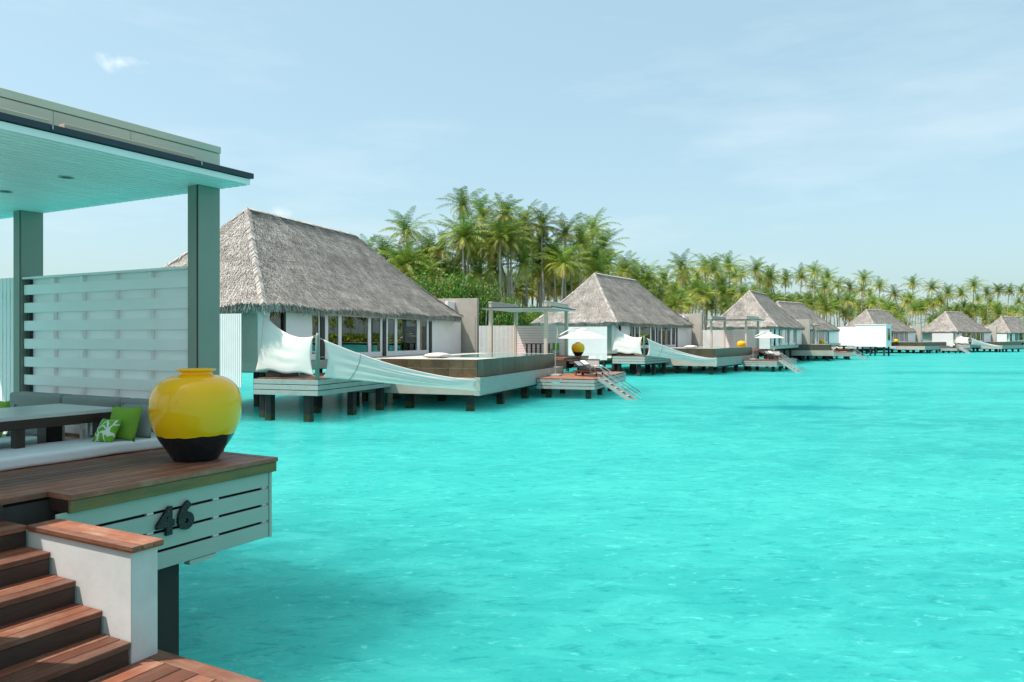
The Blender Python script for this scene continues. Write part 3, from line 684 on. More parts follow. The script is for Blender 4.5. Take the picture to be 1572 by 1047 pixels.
    # steps
    for k in range(5):
        bf = 6.29-0.3275*k; z = 2.0-0.17*k
        if near:
            for q in range(3):
                y0 = bf+q*0.119; bpart('tread_plank', 0.4, 3.425, y0, y0+0.108, z-0.045, z, 'wood_x', t, 0.004)
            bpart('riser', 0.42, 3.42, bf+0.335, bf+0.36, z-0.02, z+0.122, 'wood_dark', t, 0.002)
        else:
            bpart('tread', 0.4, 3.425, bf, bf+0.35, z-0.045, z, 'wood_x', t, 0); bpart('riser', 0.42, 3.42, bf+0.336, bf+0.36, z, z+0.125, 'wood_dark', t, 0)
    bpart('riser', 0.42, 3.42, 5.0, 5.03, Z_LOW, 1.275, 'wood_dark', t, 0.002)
    bpart('stair_wall', 3.44, 3.655, 5.0, 6.34, 0.9, 1.953, 'render', t, 0.006)
    cp = tag(bpart('wall_cap', 3.424, 3.676, 4.965, 6.285, 1.955, 1.966, 'orange_wood', t, 0.002))
    for q in range(3): bpart('cap_plank', 3.42+q*0.0875, 3.42+q*0.0875+0.083, 4.96, 6.288, 1.967, 2.002, 'wood_y', t, 0.003)
    return t
def sun_deck(fr, label, group, near):
    t = thing('sun_deck', label, 'deck', fr, (-1, 4.5, 0), group); ZT = Z_LOW
    A0, A1, B0, B1 = -5.9, 3.70, 3.2, 5.15
    if near:
        n = 11; w_ = (B1-B0)/n
        for k in range(n): bpart('plank', A0, A1-0.135, B0+k*w_+0.006, B0+(k+1)*w_-0.006, ZT-0.04, ZT, 'wood_x', t, 0.003)
        bpart('border_board', A1-0.130, A1, B0, B1, ZT-0.04, ZT, 'wood_y', t, 0.003)
        bpart('plank', A0, 0.4, B1+0.004, 6.6, ZT-0.04, ZT, 'wood_x', t, 0.003)
        bpart('edge_board', A1-0.03, A1-0.004, B0, B1, ZT-0.2, ZT-0.042, 'wood_moss', t, 0.003)
    else:
        part('planks', MB().prism([(A0, B0), (A1, B0), (A1, B1), (0.4, B1), (0.4, 6.6), (A0, 6.6)], ZT-0.04, ZT), 'wood_x', t)
    for k in range(3):
        z0 = 0.55+k*0.19; z1 = z0+0.158
        bpart('fascia_board', A0-0.03, A0, B0, 6.6, z0, z1, 'fascia', t); 
        if not near: bpart('fascia_board', A0, A1, B0-0.03, B0, z0, z1, 'fascia', t)
    part('joists', MB().box(A0+0.1, A1-0.1, B0+0.1, B1, 0.72, ZT-0.041), 'under', t)
    piles(t, [(-5.3, 3.7), (-5.2, 6.1), (-2.2, 3.7), (1.0, 3.7), (3.2, 4.7), (-2, 6.1)], 0.75, 0.14)
    return t
VASE_LO = [(0.0001, 0), (0.215, 0), (0.235, 0.015), (0.30, 0.12), (0.36, 0.21), (0.402, 0.285)]
VASE_HI = [(0.403, 0.286), (0.445, 0.39), (0.468, 0.50), (0.472, 0.60), (0.462, 0.69), (0.43, 0.78), (0.375, 0.845), (0.30, 0.89), (0.225, 0.915), (0.178, 0.925), (0.166, 0.94), (0.168, 0.958),
           (0.195, 0.968), (0.205, 0.978), (0.20, 0.988), (0.178, 0.985), (0.155, 0.96), (0.15, 0.90)]
def vase(fr, label, group, near, c=(5.56, 6.97)):
    t = thing('glazed_vase', label, 'vase', fr, (*c, Z_DECK), group); n = 72 if near else 24
    def ss(pr):
        if not near: return pr
        out = []
        for k in range(len(pr)-1):
            p0 = Vector(pr[max(k-1, 0)]); p1 = Vector(pr[k]); p2 = Vector(pr[k+1]); p3 = Vector(pr[min(k+2, len(pr)-1)])
            for q in range(4):
                s = q/4; out.append(tuple(0.5*((2*p1)+(p2-p0)*s+(2*p0-5*p1+4*p2-p3)*s*s+(3*p1-p0-3*p2+p3)*s**3)))
        return out + [pr[-1]]
    lo = MB().lathe(VASE_LO[:2] + ss(VASE_LO[1:]), (*c, Z_DECK), n, False); hi = MB().lathe(ss(VASE_HI), (*c, Z_DECK), n, False)
    for j in range(n):            # the glaze line wavers
        th = 2*math.pi*j/n; dz = 0.006*math.sin(3*th+0.5)+0.004*math.sin(11*th)+0.002*math.sin(23*th); dr = 1+0.42*dz
        for L_, i in ((lo.v, len(lo.v)-n+j), (hi.v, j)):
            x, y, z = L_[i]; L_[i] = (c[0]+(x-c[0])*dr, c[1]+(y-c[1])*dr, z+dz)
    part('base', lo, 'charcoal', t, True); part('body', hi, 'yellow', t, True)
    return t
def umbrella(fr, label, group, c=(-2.6, 4.7), base=(-3.0, 6.3)):
    t = thing('cantilever_umbrella', label, 'umbrella', fr, (*base, Z_LOW), group)
    ap = Vector((*c, 3.95)); n = 8; mb = MB(); rim = 1.55
    mb.v.append(tuple(ap))
    for k in range(n):
        th = 2*math.pi*k/n; mb.v.append((ap.x+0.75*math.cos(th), ap.y+0.75*math.sin(th), ap.z-0.19))
    for k in range(n):
        th = 2*math.pi*k/n; mb.v.append((ap.x+rim*math.cos(th), ap.y+rim*math.sin(th), ap.z-0.50))
    for k in range(n): mb.f += [(0, 1+k, 1+(k+1) % n), (1+k, 1+n+k, 1+n+(k+1) % n, 1+(k+1) % n)]
    cn = part('canopy', mb, 'cloth', t); md = cn.modifiers.new('thickness', 'SOLIDIFY'); md.thickness = 0.015
    part('vent', MB().lathe([(0.32, -0.02), (0.30, 0.04), (0.0001, 0.12)], tuple(ap), 12, False), 'cloth', t)
    for k in range(n):
        th = 2*math.pi*k/n; part('rib', MB().bar((ap.x, ap.y, ap.z-0.06), (ap.x+rim*0.98*math.cos(th), ap.y+rim*0.98*math.sin(th), ap.z-0.53), 0.02), 'steel', t)
    part('hub', MB().lathe([(0.04, -0.35), (0.04, 0.0)], tuple(ap), 10), 'steel', t)
    part('pole', MB().tube([(*base, Z_LOW+0.1), (base[0], base[1], 2.6), (base[0]-0.1, base[1]-0.15, 3.9), (base[0]-0.1, base[1]-0.1, 4.1)], 0.035, 8), 'steel', t)
    part('arm', MB().tube([(base[0]-0.08, base[1]-0.1, 3.55), (c[0]-0.1, c[1]+0.6, 4.08), (c[0], c[1], 4.06)], 0.028, 8), 'steel', t)
    part('base_plate', MB().box(base[0]-0.45, base[0]+0.45, base[1]-0.35, base[1]+0.35, Z_LOW, Z_LOW+0.1), 'grey', t)
    return t
def lounger(fr, label, group, a, b, rot):
    o = (a, b, Z_LOW); t = thing('sun_lounger', label, 'lounger', fr, o, group); t.rotation_euler.z = fr.th + rot
    fm = MB()
    for s in (-0.3, 0.3): fm.box(a-0.95, a+0.95, b+s-0.03, b+s+0.03, Z_LOW+0.26, Z_LOW+0.33)
    for x in (-0.9, -0.3, 0.3, 0.9): fm.box(a+x-0.03, a+x+0.03, b-0.3, b+0.3, Z_LOW+0.27, Z_LOW+0.32)
    part('frame', fm, 'wood_x', t)
    for x in (-0.75, 0.8):
        for s in (-0.3, 0.3): part('leg', MB().box(a+x-0.03, a+x+0.03, b+s-0.03, b+s+0.03, Z_LOW, Z_LOW+0.26), 'wood_dark', t)
    for s in (-0.36, 0.36): part('wheel', MB().tube([(a-0.75, b+s-0.02, Z_LOW+0.1), (a-0.75, b+s+0.02, Z_LOW+0.1)], 0.1, 14), 'orange_wood', t)
    part('seat_pad', MB().box(a-0.35, a+0.97, b-0.32, b+0.32, Z_LOW+0.335, Z_LOW+0.41), 'lounger', t)
    bk = MB().bar((a-0.36, b, Z_LOW+0.38), (a-0.95, b, Z_LOW+0.78), 0.64, 0.07); part('back_pad', bk, 'lounger', t)
    part('towel', MB().bar((a-0.62, b, Z_LOW+0.61), (a-0.97, b, Z_LOW+0.85), 0.5, 0.05), 'white', t)
    return t
def ladder(fr, label, group, a=-5.2, b=3.2):
    t = thing('swim_ladder', label, 'ladder', fr, (a, b, 0), group)
    d = Vector((-0.45, -2.5, -1.55)); p0 = Vector((a, b, Z_LOW+0.02)); sd_ = Vector((0.98, -0.18, 0))*0.7
    for s in (0, 1):
        q = p0 + sd_*s
        part('stringer', MB().bar(q, q+d, 0.05, 0.2), 'fascia', t)
        h = Vector((0, 0, 0.72)); e = Vector((0, 0.45, 0))
        part('handrail', MB().tube([q+e*0.4, q+e+h*0.7, q+e*0.5+h, q+h*0.96, q+d*0.92+h*0.9], 0.024, 8), 'steel', t, True)
        part('midrail', MB().tube([q+h*0.5, q+d*0.92+h*0.45], 0.016, 6), 'steel', t)
        for f_ in (0.15, 0.5, 0.85): part('baluster', MB().tube([q+d*f_, q+d*f_+h*0.93], 0.018, 6), 'steel', t)
    for k in range(7):
        q = p0 + d*((k+0.6)/7.2); part('step', MB().bar(q, q+sd_, 0.22, 0.035), 'fascia', t)
    return t
def floor_cushion(fr, label, group, a, b, z=2.451, mat='beige'):
    t = thing('floor_cushion', label, 'cushion', fr, (a, b, z), group)
    pillow('pad', 1.5, 1.1, 0.30, mat, t, (0, 0, 0.12), (0, 0, 0))
    return t
# ---------------------------------------------------------------- villas
V = {1: Frame(0, 0, math.atan2(0.877, 0.480)), 2: Frame(9.587, 47.005, R(71.25)), 3: Frame(32.556, 79.412, R(58.24)), 4: Frame(56.5, 107.5, R(60)),
     5: Frame(71.495, 132.156, R(46.44)), 6: Frame(105.0, 168.5, R(42)), 7: Frame(130.8, 181.28, R(39.15)), 8: Frame(172.0, 222.2, R(34))}
ORD = {2: 'nearest thatched villa', 3: 'second thatched villa', 4: 'third thatched villa', 5: 'villa half hidden behind the third roof',
       6: 'villa with the white box', 7: 'second last villa', 8: 'last villa at the right edge'}
G = dict(house='thatched villas in a row', deck='timber platforms', sail='white sail windbreaks', pool='pool terraces', wall='concrete garden walls', pav='pergola pavilions', scr='white board privacy screens',
         pdeck='pavilion decks', sdeck='sun decks', vase='yellow and black vases', umb='white umbrellas', lng='sun loungers', lad='swim ladders', fen='white slat fences', cus='floor cushions')
H_LABEL = {2: 'largest grey thatched house nearest across the water, with sliding glass doors', 3: 'thatched house second in the row, behind the white umbrella', 4: 'thatched house third in the row, its roof end facing the camera',
           5: 'thatched house half hidden behind the third roof', 6: 'thatched house behind the big white box', 7: 'second last thatched house at far right, with white sails in front', 8: 'last thatched house, cut by the right edge'}
def sail_pair(fr, which, suffix=''):
    a = sail(fr, 'sail_windbreak', f'squarish white sail on the left of the mast at the {which}', G['sail'], (-20.25, 14.6, 4.62), (-21.02, 11.55, 3.55), (-21.02, 11.55, 1.93), (-20.55, 14.75, 2.02), 0.42, 0.14, 0.16, 0.015, None,
             [((-21.02, 11.55, 3.54), (-21.05, 11.36, 3.6)), ((-21.02, 11.57, 1.95), (-21.05, 11.36, 1.9)), ((-20.25, 14.6, 4.6), (-20.2, 14.72, 4.7)), ((-20.98, 11.6, 2.9), (-21.05, 11.36, 2.9))])
    b = sail(fr, 'sail_windbreak', f'long tapering white sail stretched to the pool corner of the {which}', G['sail'], (-21.0, 11.1, 3.42), (-14.92, 6.72, 1.52), (-14.92, 6.72, 0.98), (-21.0, 11.1, 1.86), 0.30, 0.02, 0.18, 0.055, 0.16,
             [((-21.0, 11.1, 3.4), (-21.05, 11.34, 3.5)), ((-21.0, 11.1, 1.88), (-21.05, 11.34, 1.86)), ((-20.9, 11.02, 2.7), (-21.05, 11.34, 2.7)), ((-14.92, 6.74, 1.5), (-14.80, 6.70, 1.52)), ((-14.92, 6.74, 1.0), (-14.80, 6.70, 0.98))])
    return a, b
def villa(k, near):
    fr = V[k]; w_ = ORD[k]; T = {}
    T['house'] = house(fr, H_LABEL[k], G['house'], near)
    T['fence'] = slat_fence(fr, f'white upright slat fence at the left end of the {w_}', G['fen'], -21.35, -21.3, 14.85, 19.6, 1.42, 4.5, (-21.3, 17, 1.4))
    T['deck'] = sail_deck(fr, f'timber platform on dark piles under the sails of the {w_}', G['deck'], near)
    T['sail_a'], T['sail_b'] = sail_pair(fr, w_)
    T['pool'] = pool_terrace(fr, f'bronze tiled pool with white band in front of the {w_}', G['pool'], near)
    T['wall'] = end_wall(fr, f'tall beige concrete wall at the right end of the {w_}', G['wall'])
    T['pav'] = pavilion(fr, f'flat roofed open pavilion on tall posts beside the {w_}', G['pav'], False)
    T['screen'] = privacy_screen(fr, f'white board screen behind the pavilion of the {w_}', G['scr'], False)
    T['fence_b'] = slat_fence(fr, f'white upright slat fence behind the pavilion of the {w_}', G['fen'], 6.5, 6.55, 12.2, 15.4, 1.5, 4.4, (6.5, 13.5, 1.5))
    T['pdeck'] = pavilion_deck(fr, f'raised pavilion deck with steps down, beside the {w_}', G['pdeck'], False)
    T['sdeck'] = sun_deck(fr, f'low sun deck over the water in front of the {w_}', G['sdeck'], False)
    T['vase'] = vase(fr, f'yellow and black vase on the pavilion deck of the {w_}', G['vase'], False, (5.3, 6.9) if k == 2 else (1.0, 8.6))
    T['umb'] = umbrella(fr, f'white umbrella over the sun deck of the {w_}', G['umb'])
    T['lng1'] = lounger(fr, f'front sun lounger under the umbrella of the {w_}', G['lng'], -2.6, 4.3, R(-115))
    T['lng2'] = lounger(fr, f'rear sun lounger nearer the steps of the {w_}', G['lng'], -0.4, 4.4, R(-108))
    T['lad'] = ladder(fr, f'metal swim ladder descending from the sun deck of the {w_}', G['lad'])
    T['cus'] = floor_cushion(fr, f'beige floor cushion on the pool terrace of the {w_}', G['cus'], -12.2, 10.0)
    return T
T2 = villa(2, True); T3 = villa(3, False)
# dining set in the pavilion of the nearest villa
def dining(fr, label, org, near=False):
    t = thing('dining_table', label, 'table', fr, org, 'low dining tables'); a, b, z = org
    part('table_top', MB().box(a-1.26, a+1.26, b-0.6, b+0.6, 0.85+z, 0.9+z), 'wood_dark', t)
    for x in (-1.1, 0, 1.1):
        for y in (-0.5, 0.5): part('leg', MB().box(a+x-0.05, a+x+0.05, b+y-0.05, b+y+0.05, z, 0.85+z), 'wood_dark', t)
    return t
dining(V[2], 'dark low table in the pavilion of the nearest villa across the water', (4.3, 9.6, 2.17))
t = thing('lime_chair', 'lime green chair at the dark table in the far pavilion', 'chair', V[2], (5.2, 8.6, 2.17))
part('seat', MB().box(4.95, 5.45, 8.35, 8.85, 2.57, 2.65), 'green', t); part('backrest', MB().box(5.4, 5.47, 8.35, 8.85, 2.65, 3.1), 'green', t)
for x in (4.98, 5.42):
    for y in (8.38, 8.82): part('leg', MB().box(x-0.02, x+0.02, y-0.02, y+0.02, 2.17, 2.57), 'black', t)
KM = {}
for o in bpy.data.objects:
    if o.parent: KM.setdefault(o.parent.name, []).append(o)
WHICH = {'house': None, 'fence': 'white upright slat fence at the left end of the {}', 'deck': 'timber platform on dark piles under the sails of the {}', 'pool': 'bronze tiled pool with white band in front of the {}',
         'sail_a': 'squarish white sail on the left of the mast at the {}', 'sail_b': 'long tapering white sail stretched to the pool corner of the {}', 'wall': 'tall beige concrete wall at the right end of the {}',
         'pav': 'flat roofed open pavilion on tall posts beside the {}', 'screen': 'white board screen behind the pavilion of the {}', 'pdeck': 'raised pavilion deck with steps down, beside the {}',
         'sdeck': 'low sun deck over the water in front of the {}', 'vase': 'yellow and black vase on the deck of the {}', 'lng1': 'front sun lounger on the deck of the {}', 'lad': 'metal swim ladder descending from the deck of the {}',
         'fence_b': 'white upright slat fence behind the pavilion of the {}', 'umb': 'white umbrella over the sun deck of the {}'}
def place(key, k, fr=None, shift=(0, 0, 0)):
    fr = fr or V[k]; src = T3[key]; c = copy_tree(src, KM)
    o = ORG[src.name]; c.location = fr.w((o[0]+shift[0], o[1]+shift[1], o[2]+shift[2])); c.rotation_euler = (0, 0, fr.th + (src.rotation_euler.z - V[3].th))
    c['label'] = H_LABEL[k] if key == 'house' else WHICH[key].format(ORD[k])
    return c
D4 = Frame(58.117, 122.48, R(71.77))          # its decks stand at an angle to the house
for key in ('house', 'pool', 'wall', 'pav', 'screen', 'pdeck', 'sdeck', 'vase', 'lng1', 'lad', 'fence'): place(key, 4, V[4] if key in ('house', 'fence', 'wall') else D4, shift=(3.5, -1.7, 0) if key == 'vase' else (0, 0, 0))
place('house', 5)
for key in ('house', 'pool', 'wall', 'sdeck', 'lad', 'lng1'): place(key, 6)
place('vase', 6, shift=(-15.4, 4.2, 0))
S6 = Frame(V[6].X-8.6, V[6].Y-5, V[6].th)
for key in ('deck', 'sail_a', 'sail_b'): place(key, 6, S6)
for key in ('house', 'fence', 'deck', 'sail_a', 'sail_b', 'pool', 'wall'): place(key, 7)
for key in ('house', 'fence'): place(key, 8)
# the white box of the sixth villa
fr = Frame(97.62, 155.14, R(50.54)); t = thing('bath_pavilion', 'big plain white box on dark piles at far right', 'building', fr, (-26.5, 15.5, 0))
bpart('wall', -28.5, -24.5, 12.4, 17.9, 1.75, 5.85, 'white', t, 0.01)
bpart('parapet', -28.58, -24.42, 12.32, 17.98, 5.85, 5.98, 'white', t, 0.01)
bpart('wing', -27.6, -24.6, 18.0, 21.5, 1.9, 5.5, 'white', t, 0.01)
bpart('window_frame', -27.4, -25.5, 12.34, 12.39, 2.9, 5.2, 'grey', t, 0); bpart('pane', -27.3, -25.6, 12.32, 12.338, 3.0, 5.1, 'glass', t, 0)
piles(t, [(a, b) for a in (-28.2, -24.8) for b in (12.8, 15.2, 17.5, 21)], 1.75)
# jetty behind the far villas
t = thing('jetty', 'long low jetty on many short piles at far right', 'jetty', Frame(0, 0, 0), (140, 236, 0))
bpart('deck', 112, 175, 235, 237.4, 1.2, 1.45, 'grey', t, 0.01)
piles(t, [(114+3.0*k, y) for k in range(21) for y in (235.3, 237.1)], 1.2, 0.2)

# ---------------------------------------------------------------- villa 46, in the foreground
fr = V[1]
pavilion(fr, 'taupe portal pavilion with white slatted soffit above the foreground deck', 'pavilion', True)['category'] = 'pavilion'
bpy.data.objects[[o.name for o in bpy.data.objects if o.get('group') == 'pavilion'][0]]['group'] = G['pav']
privacy_screen(fr, 'large white board screen between the two foreground posts', G['scr'], True)
pavilion_deck(fr, 'foreground wooden deck with brown steps and grey slatted skirt', G['pdeck'], True)
sun_deck(fr, 'brown plank landing at the bottom of the foreground steps', G['sdeck'], True)
slat_fence(fr, 'white upright slat fence at the left edge behind the foreground post', G['fen'], 6.5, 6.55, 12.2, 17, 1.5, 4.42, (6.5, 14, 1.5))
vase(fr, 'large glossy yellow vase with black base on the foreground deck', G['vase'], True)
umbrella(fr, 'unseen white umbrella added left of the view to shade the foreground steps', G['umb'], (0.85, 5.55), (-0.4, 6.3))  # out-of-view umbrella added only for its shade on the steps
# house number on the skirt
t = thing('house_number', 'black studded house number 46 on the grey skirt boards', 'number', fr, (4.83, 6.355, 1.66))
def num_mat():
    m, n, l, p = new_mat('black_studs'); p.inputs['Base Color'].default_value = (0.012, 0.014, 0.013, 1); p.inputs['Roughness'].default_value = 0.35
    tcn = n.new('ShaderNodeTexCoord'); v = n.new('ShaderNodeTexVoronoi'); v.inputs['Scale'].default_value = 70; l.new(tcn.outputs['Object'], v.inputs['Vector'])
    b = n.new('ShaderNodeBump'); b.inputs['Strength'].default_value = 1; b.inputs['Distance'].default_value = 0.012; b.invert = True; l.new(v.outputs['Distance'], b.inputs['Height']); l.new(b.outputs[0], p.inputs['Normal'])
    return m
M['studs'] = num_mat()
for ch, x, z in (('4', -0.205, 0.0), ('6', 0.015, 0.015)):
    cu = bpy.data.curves.new('digit', 'FONT'); cu.body = ch; cu.size = 0.345; cu.extrude = 0.014; cu.offset = 0.013; cu.bevel_depth = 0.004
    tmp = bpy.data.objects.new('tmp', cu); me = bpy.data.meshes.new_from_object(tmp); bpy.data.objects.remove(tmp); me.materials.clear(); me.materials.append(M['studs'])
    d = add('digit', me, t, (x, -0.018, z-0.03)); d.rotation_euler = (R(90), 0, 0)
# furniture of the seating pit
def rounded(name, a0, a1, b0, b1, z0, z1, mat, parent, r=0.05, puff=0.0):
    bm = bmesh.new(); bmesh.ops.create_cube(bm, size=1); d = (a1-a0, b1-b0, z1-z0)
    bmesh.ops.scale(bm, vec=d, verts=bm.verts)
    bmesh.ops.bevel(bm, geom=bm.edges[:], offset=r, segments=4, affect='EDGES', profile=0.6)
    bmesh.ops.subdivide_edges(bm, edges=[e for e in bm.edges if e.calc_length() > 0.25], cuts=14, use_grid_fill=True)
    for v in bm.verts:
        v.co.z += puff*math.sin(v.co.x*7+v.co.y*5)*0.5 + puff*math.sin(v.co.x*17-v.co.y*9)*0.3
    me = bpy.data.meshes.new(name); bm.to_mesh(me); bm.free(); me.materials.append(M[mat]); me.shade_smooth(); o = ORG[parent.name]
    return add(name, me, parent, ((a0+a1)/2-o[0], (b0+b1)/2-o[1], (z0+z1)/2-o[2]))
t = thing('daybed_mattress', 'long pale grey mattress along the front of the foreground deck', 'mattress', fr, (4.3, 8.36, Z_DECK))
rounded('pad', 1.6, 6.28, 8.0, 8.76, Z_DECK+0.005, Z_DECK+0.135, 'mattress', t, 0.045, 0.008)
t = thing('daybed_mattress', 'pale mattress on the far bench under the low table', 'mattress', fr, (4, 10.5, Z_DECK-0.15))
rounded('pad', 1.5, 5.75, 10.02, 10.95, Z_DECK-0.145, Z_DECK+0.03, 'mattress', t, 0.06, 0.01)
t = thing('low_table', 'low table with pale top and dark wooden legs on the foreground deck', 'table', fr, (4.4, 9.17, 1.74))
bpart('table_top', 2.9, 5.72, 8.57, 9.77, 2.605, 2.65, 'tabletop', t, 0.004)
for b in (8.57, 9.74): bpart('apron', 2.9, 5.72, b, b+0.03, 2.50, 2.604, 'wood_dark', t, 0.003)
bpart('apron', 5.69, 5.72, 8.601, 9.739, 2.50, 2.604, 'wood_dark', t, 0.003)
for a, b, s in ((4.6, 8.62, 0.05), (5.55, 8.68, 0.05), (4.6, 9.65, 0.05), (5.5, 9.6, 0.1), (3.2, 8.62, 0.05), (3.2, 9.65, 0.05)): bpart('leg', a-s, a+s, b-s, b+s, 1.741, 2.499, 'wood_dark', t, 0.004)
t = thing('bench_backrest', 'grey padded backrest running along the foot of the white screen', 'backrest', fr, (6.3, 9.8, Z_DECK))
for b0, b1 in ((8.0, 9.2), (9.22, 10.5), (10.52, 11.8)): rounded('cushion', 6.16, 6.40, b0, b1, 2.36, 2.70, 'bolster', t, 0.06)
for b in (8.3, 9.0, 9.6, 10.2, 10.8, 11.5): bpart('upright', 6.36, 6.40, b, b+0.05, 1.6, 2.4, 'steel', t, 0.002)
def scatter(label, mat, a, b, z, w_, h_, tilt, yaw, thick=0.14):
    o = (a, b, z); t = thing('throw_cushion', label, 'cushion', fr, o)
    e = Matrix.Rotation(R(yaw), 4, 'Z') @ Matrix.Rotation(R(tilt), 4, 'Y') @ Matrix.Rotation(R(-90), 4, 'Y') @ Matrix.Rotation(R(90), 4, 'Z')
    p = pillow('cover', w_, h_, thick, mat, t, (0.5*h_*math.sin(R(tilt))*math.cos(R(yaw)), 0.5*h_*math.sin(R(tilt))*math.sin(R(yaw)), h_/2*math.cos(R(tilt))), e.to_euler())
    return t
zt = Z_DECK+0.125
scatter('plain grey cushion behind the two green ones on the front mattress', 'bolster', 5.72, 8.30, zt, 0.50, 0.44, 20, 18)
scatter('plain lime green cushion leaning on the front mattress', 'green', 5.50, 8.22, zt, 0.46, 0.42, 18, 10)
scatter('small green cushion with white leaf print on the front mattress', 'print', 5.30, 8.24, zt, 0.34, 0.30, 28, 4, 0.11)
zb = Z_DECK+0.02
scatter('lime green cushion beyond the low table', 'green', 5.42, 10.75, zb, 0.46, 0.50, 14, -6)
scatter('grey cushion beyond the low table', 'bolster', 5.62, 10.42, zb, 0.46, 0.46, 25, 30)
scatter('green printed cushion under the edge of the low table', 'print', 5.1, 10.85, zb, 0.36, 0.3, 20, 0)
# ---------------------------------------------------------------- coconut palms
def crown_mesh(seed, nf=24, L0=3.9, dryf=0.18):
    rg = np.random.default_rng(seed); V = []; rn = []
    for k in range(nf):
        q = (k+0.5)/nf; az = k*2.399963+rg.normal(0, 0.25)
        el = R(84 - 118*q**0.9 + rg.normal(0, 7)); Lf = L0*rg.uniform(0.85, 1.12)*(0.72+0.5*math.sin(math.pi*min(q*1.1+0.12, 1)))
        droop = rg.uniform(1.0, 1.7)*(0.65+0.6*q); age = q*0.66+rg.uniform(-0.12, 0.12)
        if q > 1-dryf: age = rg.uniform(0.72, 1.0)
        NS = 26; pts = [np.zeros(3)]; dirs = []
        side0 = np.array([-math.sin(az), math.cos(az), 0]); sway = rg.normal(0, 0.25)
        for i in range(NS):
            s = i/NS; e = el - droop*s**1.5; a2 = az+sway*s
            d = np.array([math.cos(e)*math.cos(a2), math.cos(e)*math.sin(a2), math.sin(e)]); dirs.append(d); pts.append(pts[-1]+d*Lf/NS)
        dirs.append(dirs[-1])
        for i in range(NS):          # rachis
            w_ = 0.045*(1-i/NS)+0.008; up = np.cross(dirs[i], side0)
            V += [pts[i]-side0*w_, pts[i]+side0*w_, pts[i+1]+side0*w_*0.9, pts[i+1]-side0*w_*0.9]; rn.append(min(age+0.1, 1))
        tw = rg.normal(0, 0.25)
        for i in range(3, NS*2, 2):      # leaflets
            s = i/(NS*2); j = min(int(s*NS), NS-1); p = pts[j]+(pts[j+1]-pts[j])*(s*NS-j); d = dirs[j]
            up = np.cross(d, side0); up /= np.linalg.norm(up)+1e-9
            if up[2] < 0: up = -up
            ll = 0.86*math.sin(math.pi*(0.10+0.86*s))**0.7*rg.uniform(0.8, 1.15)
            for sg in (-1, 1):
                dr = side0*sg*(0.85+0.2*tw*sg)*rg.uniform(0.8, 1.2) + rg.normal(0, 0.09, 3) + d*(0.45+0.5*s) + up*(0.28-0.2*q) + np.array([0, 0, -0.32-0.45*q])
                dr = dr/np.linalg.norm(dr); w_ = 0.043*rg.uniform(0.7, 1.2)
                t1 = p+dr*ll*0.55; dr2 = dr+np.array([0, 0, -0.55]); dr2 /= np.linalg.norm(dr2); t2 = t1+dr2*ll*0.5
                V += [p-d*w_*0.7, p+d*w_*0.7, t1+d*w_, t1-d*w_]; rn.append(min(max(age+rg.normal(0, 0.06), 0), 1))
                V += [t1-d*w_, t1+d*w_, t2+d*w_*0.15, t2-d*w_*0.15]; rn.append(min(max(age+0.05+rg.normal(0, 0.06), 0), 1))
    for k in range(7):               # coconuts
        a = rg.uniform(0, 6.28); c = np.array([0.28*math.cos(a), 0.28*math.sin(a), -0.25+rg.uniform(-0.15, 0.1)]); r = 0.14
        o8 = [c+r*np.array(v) for v in ((1, 0, 0), (0, 1, 0), (-1, 0, 0), (0, -1, 0))]; tp = c+np.array([0, 0, r*1.2]); bt = c-np.array([0, 0, r*1.2])
        for i in range(4):
            V += [o8[i], o8[(i+1) % 4], tp, tp]; rn.append(0.75); V += [o8[(i+1) % 4], o8[i], bt, bt]; rn.append(0.8)
    return quads_mesh('crown', V, 'palm', rn)
CROWNS = [crown_mesh(100+i, nf=27+(i % 4)*2, L0=3.6+0.2*(i % 3), dryf=(0.10, 0.22, 0.16, 0.3)[i % 4]) for i in range(8)]
def trunk_mesh(lean, bend, seed):
    pts = []; rs = []
    for i in range(15):
        s = i/14; pts.append((lean*s + bend*math.sin(math.pi*s), 0.3*bend*math.sin(2*math.pi*s), s)); rs.append(0.19*(1-0.42*s) + 0.13*math.exp(-s*14) + (0.008 if i % 2 else 0))
    mb = MB(); pts = [Vector(p) for p in pts]; n = 9
    for k, p in enumerate(pts):
        for j in range(n): t_ = 2*math.pi*j/n; mb.v.append((p.x+rs[k]*math.cos(t_), p.y+rs[k]*math.sin(t_), p.z))
    for k in range(14):
        for j in range(n): mb.f.append((k*n+j, k*n+(j+1) % n, (k+1)*n+(j+1) % n, (k+1)*n+j))
    return mb.mesh('trunk', M['bark'], smooth=True), lean
TR = [trunk_mesh(*x) for x in ((0.0, 0.25, 1), (1.6, -0.4, 2), (2.8, -0.7, 3), (0.8, 0.6, 4), (0.3, -0.2, 5))]
def palm(px, top, Y, label, cs=1.0, tr=None, crown=None, yaw=None):
    """palm rooted on the island at depth Y whose crown tops out at photo height `top`"""
    X = (px-786)/F*Y; zt = (518-top)/F*Y + CAM_H; h = max(zt - 0.8 - 2.6*cs, 2.0)
    yaw = rng.uniform(0, 6.28) if yaw is None else yaw; me, lean = TR[rng.integers(5) if tr is None else tr]
    t = thing('coconut_palm', label, 'palm tree', Frame(X - lean*math.cos(yaw), Y - lean*math.sin(yaw), yaw), (0, 0, 0.8), 'coconut palms on the island')
    o = add('trunk', me, t); o.scale = (1, 1, h)
    c = add('crown', CROWNS[rng.integers(8) if crown is None else crown], t, (lean, 0, h-0.05)); c.scale = (cs, cs, cs); c.rotation_euler = (rng.normal(0, 0.08), rng.normal(0, 0.08), rng.uniform(0, 6.28))
    return t
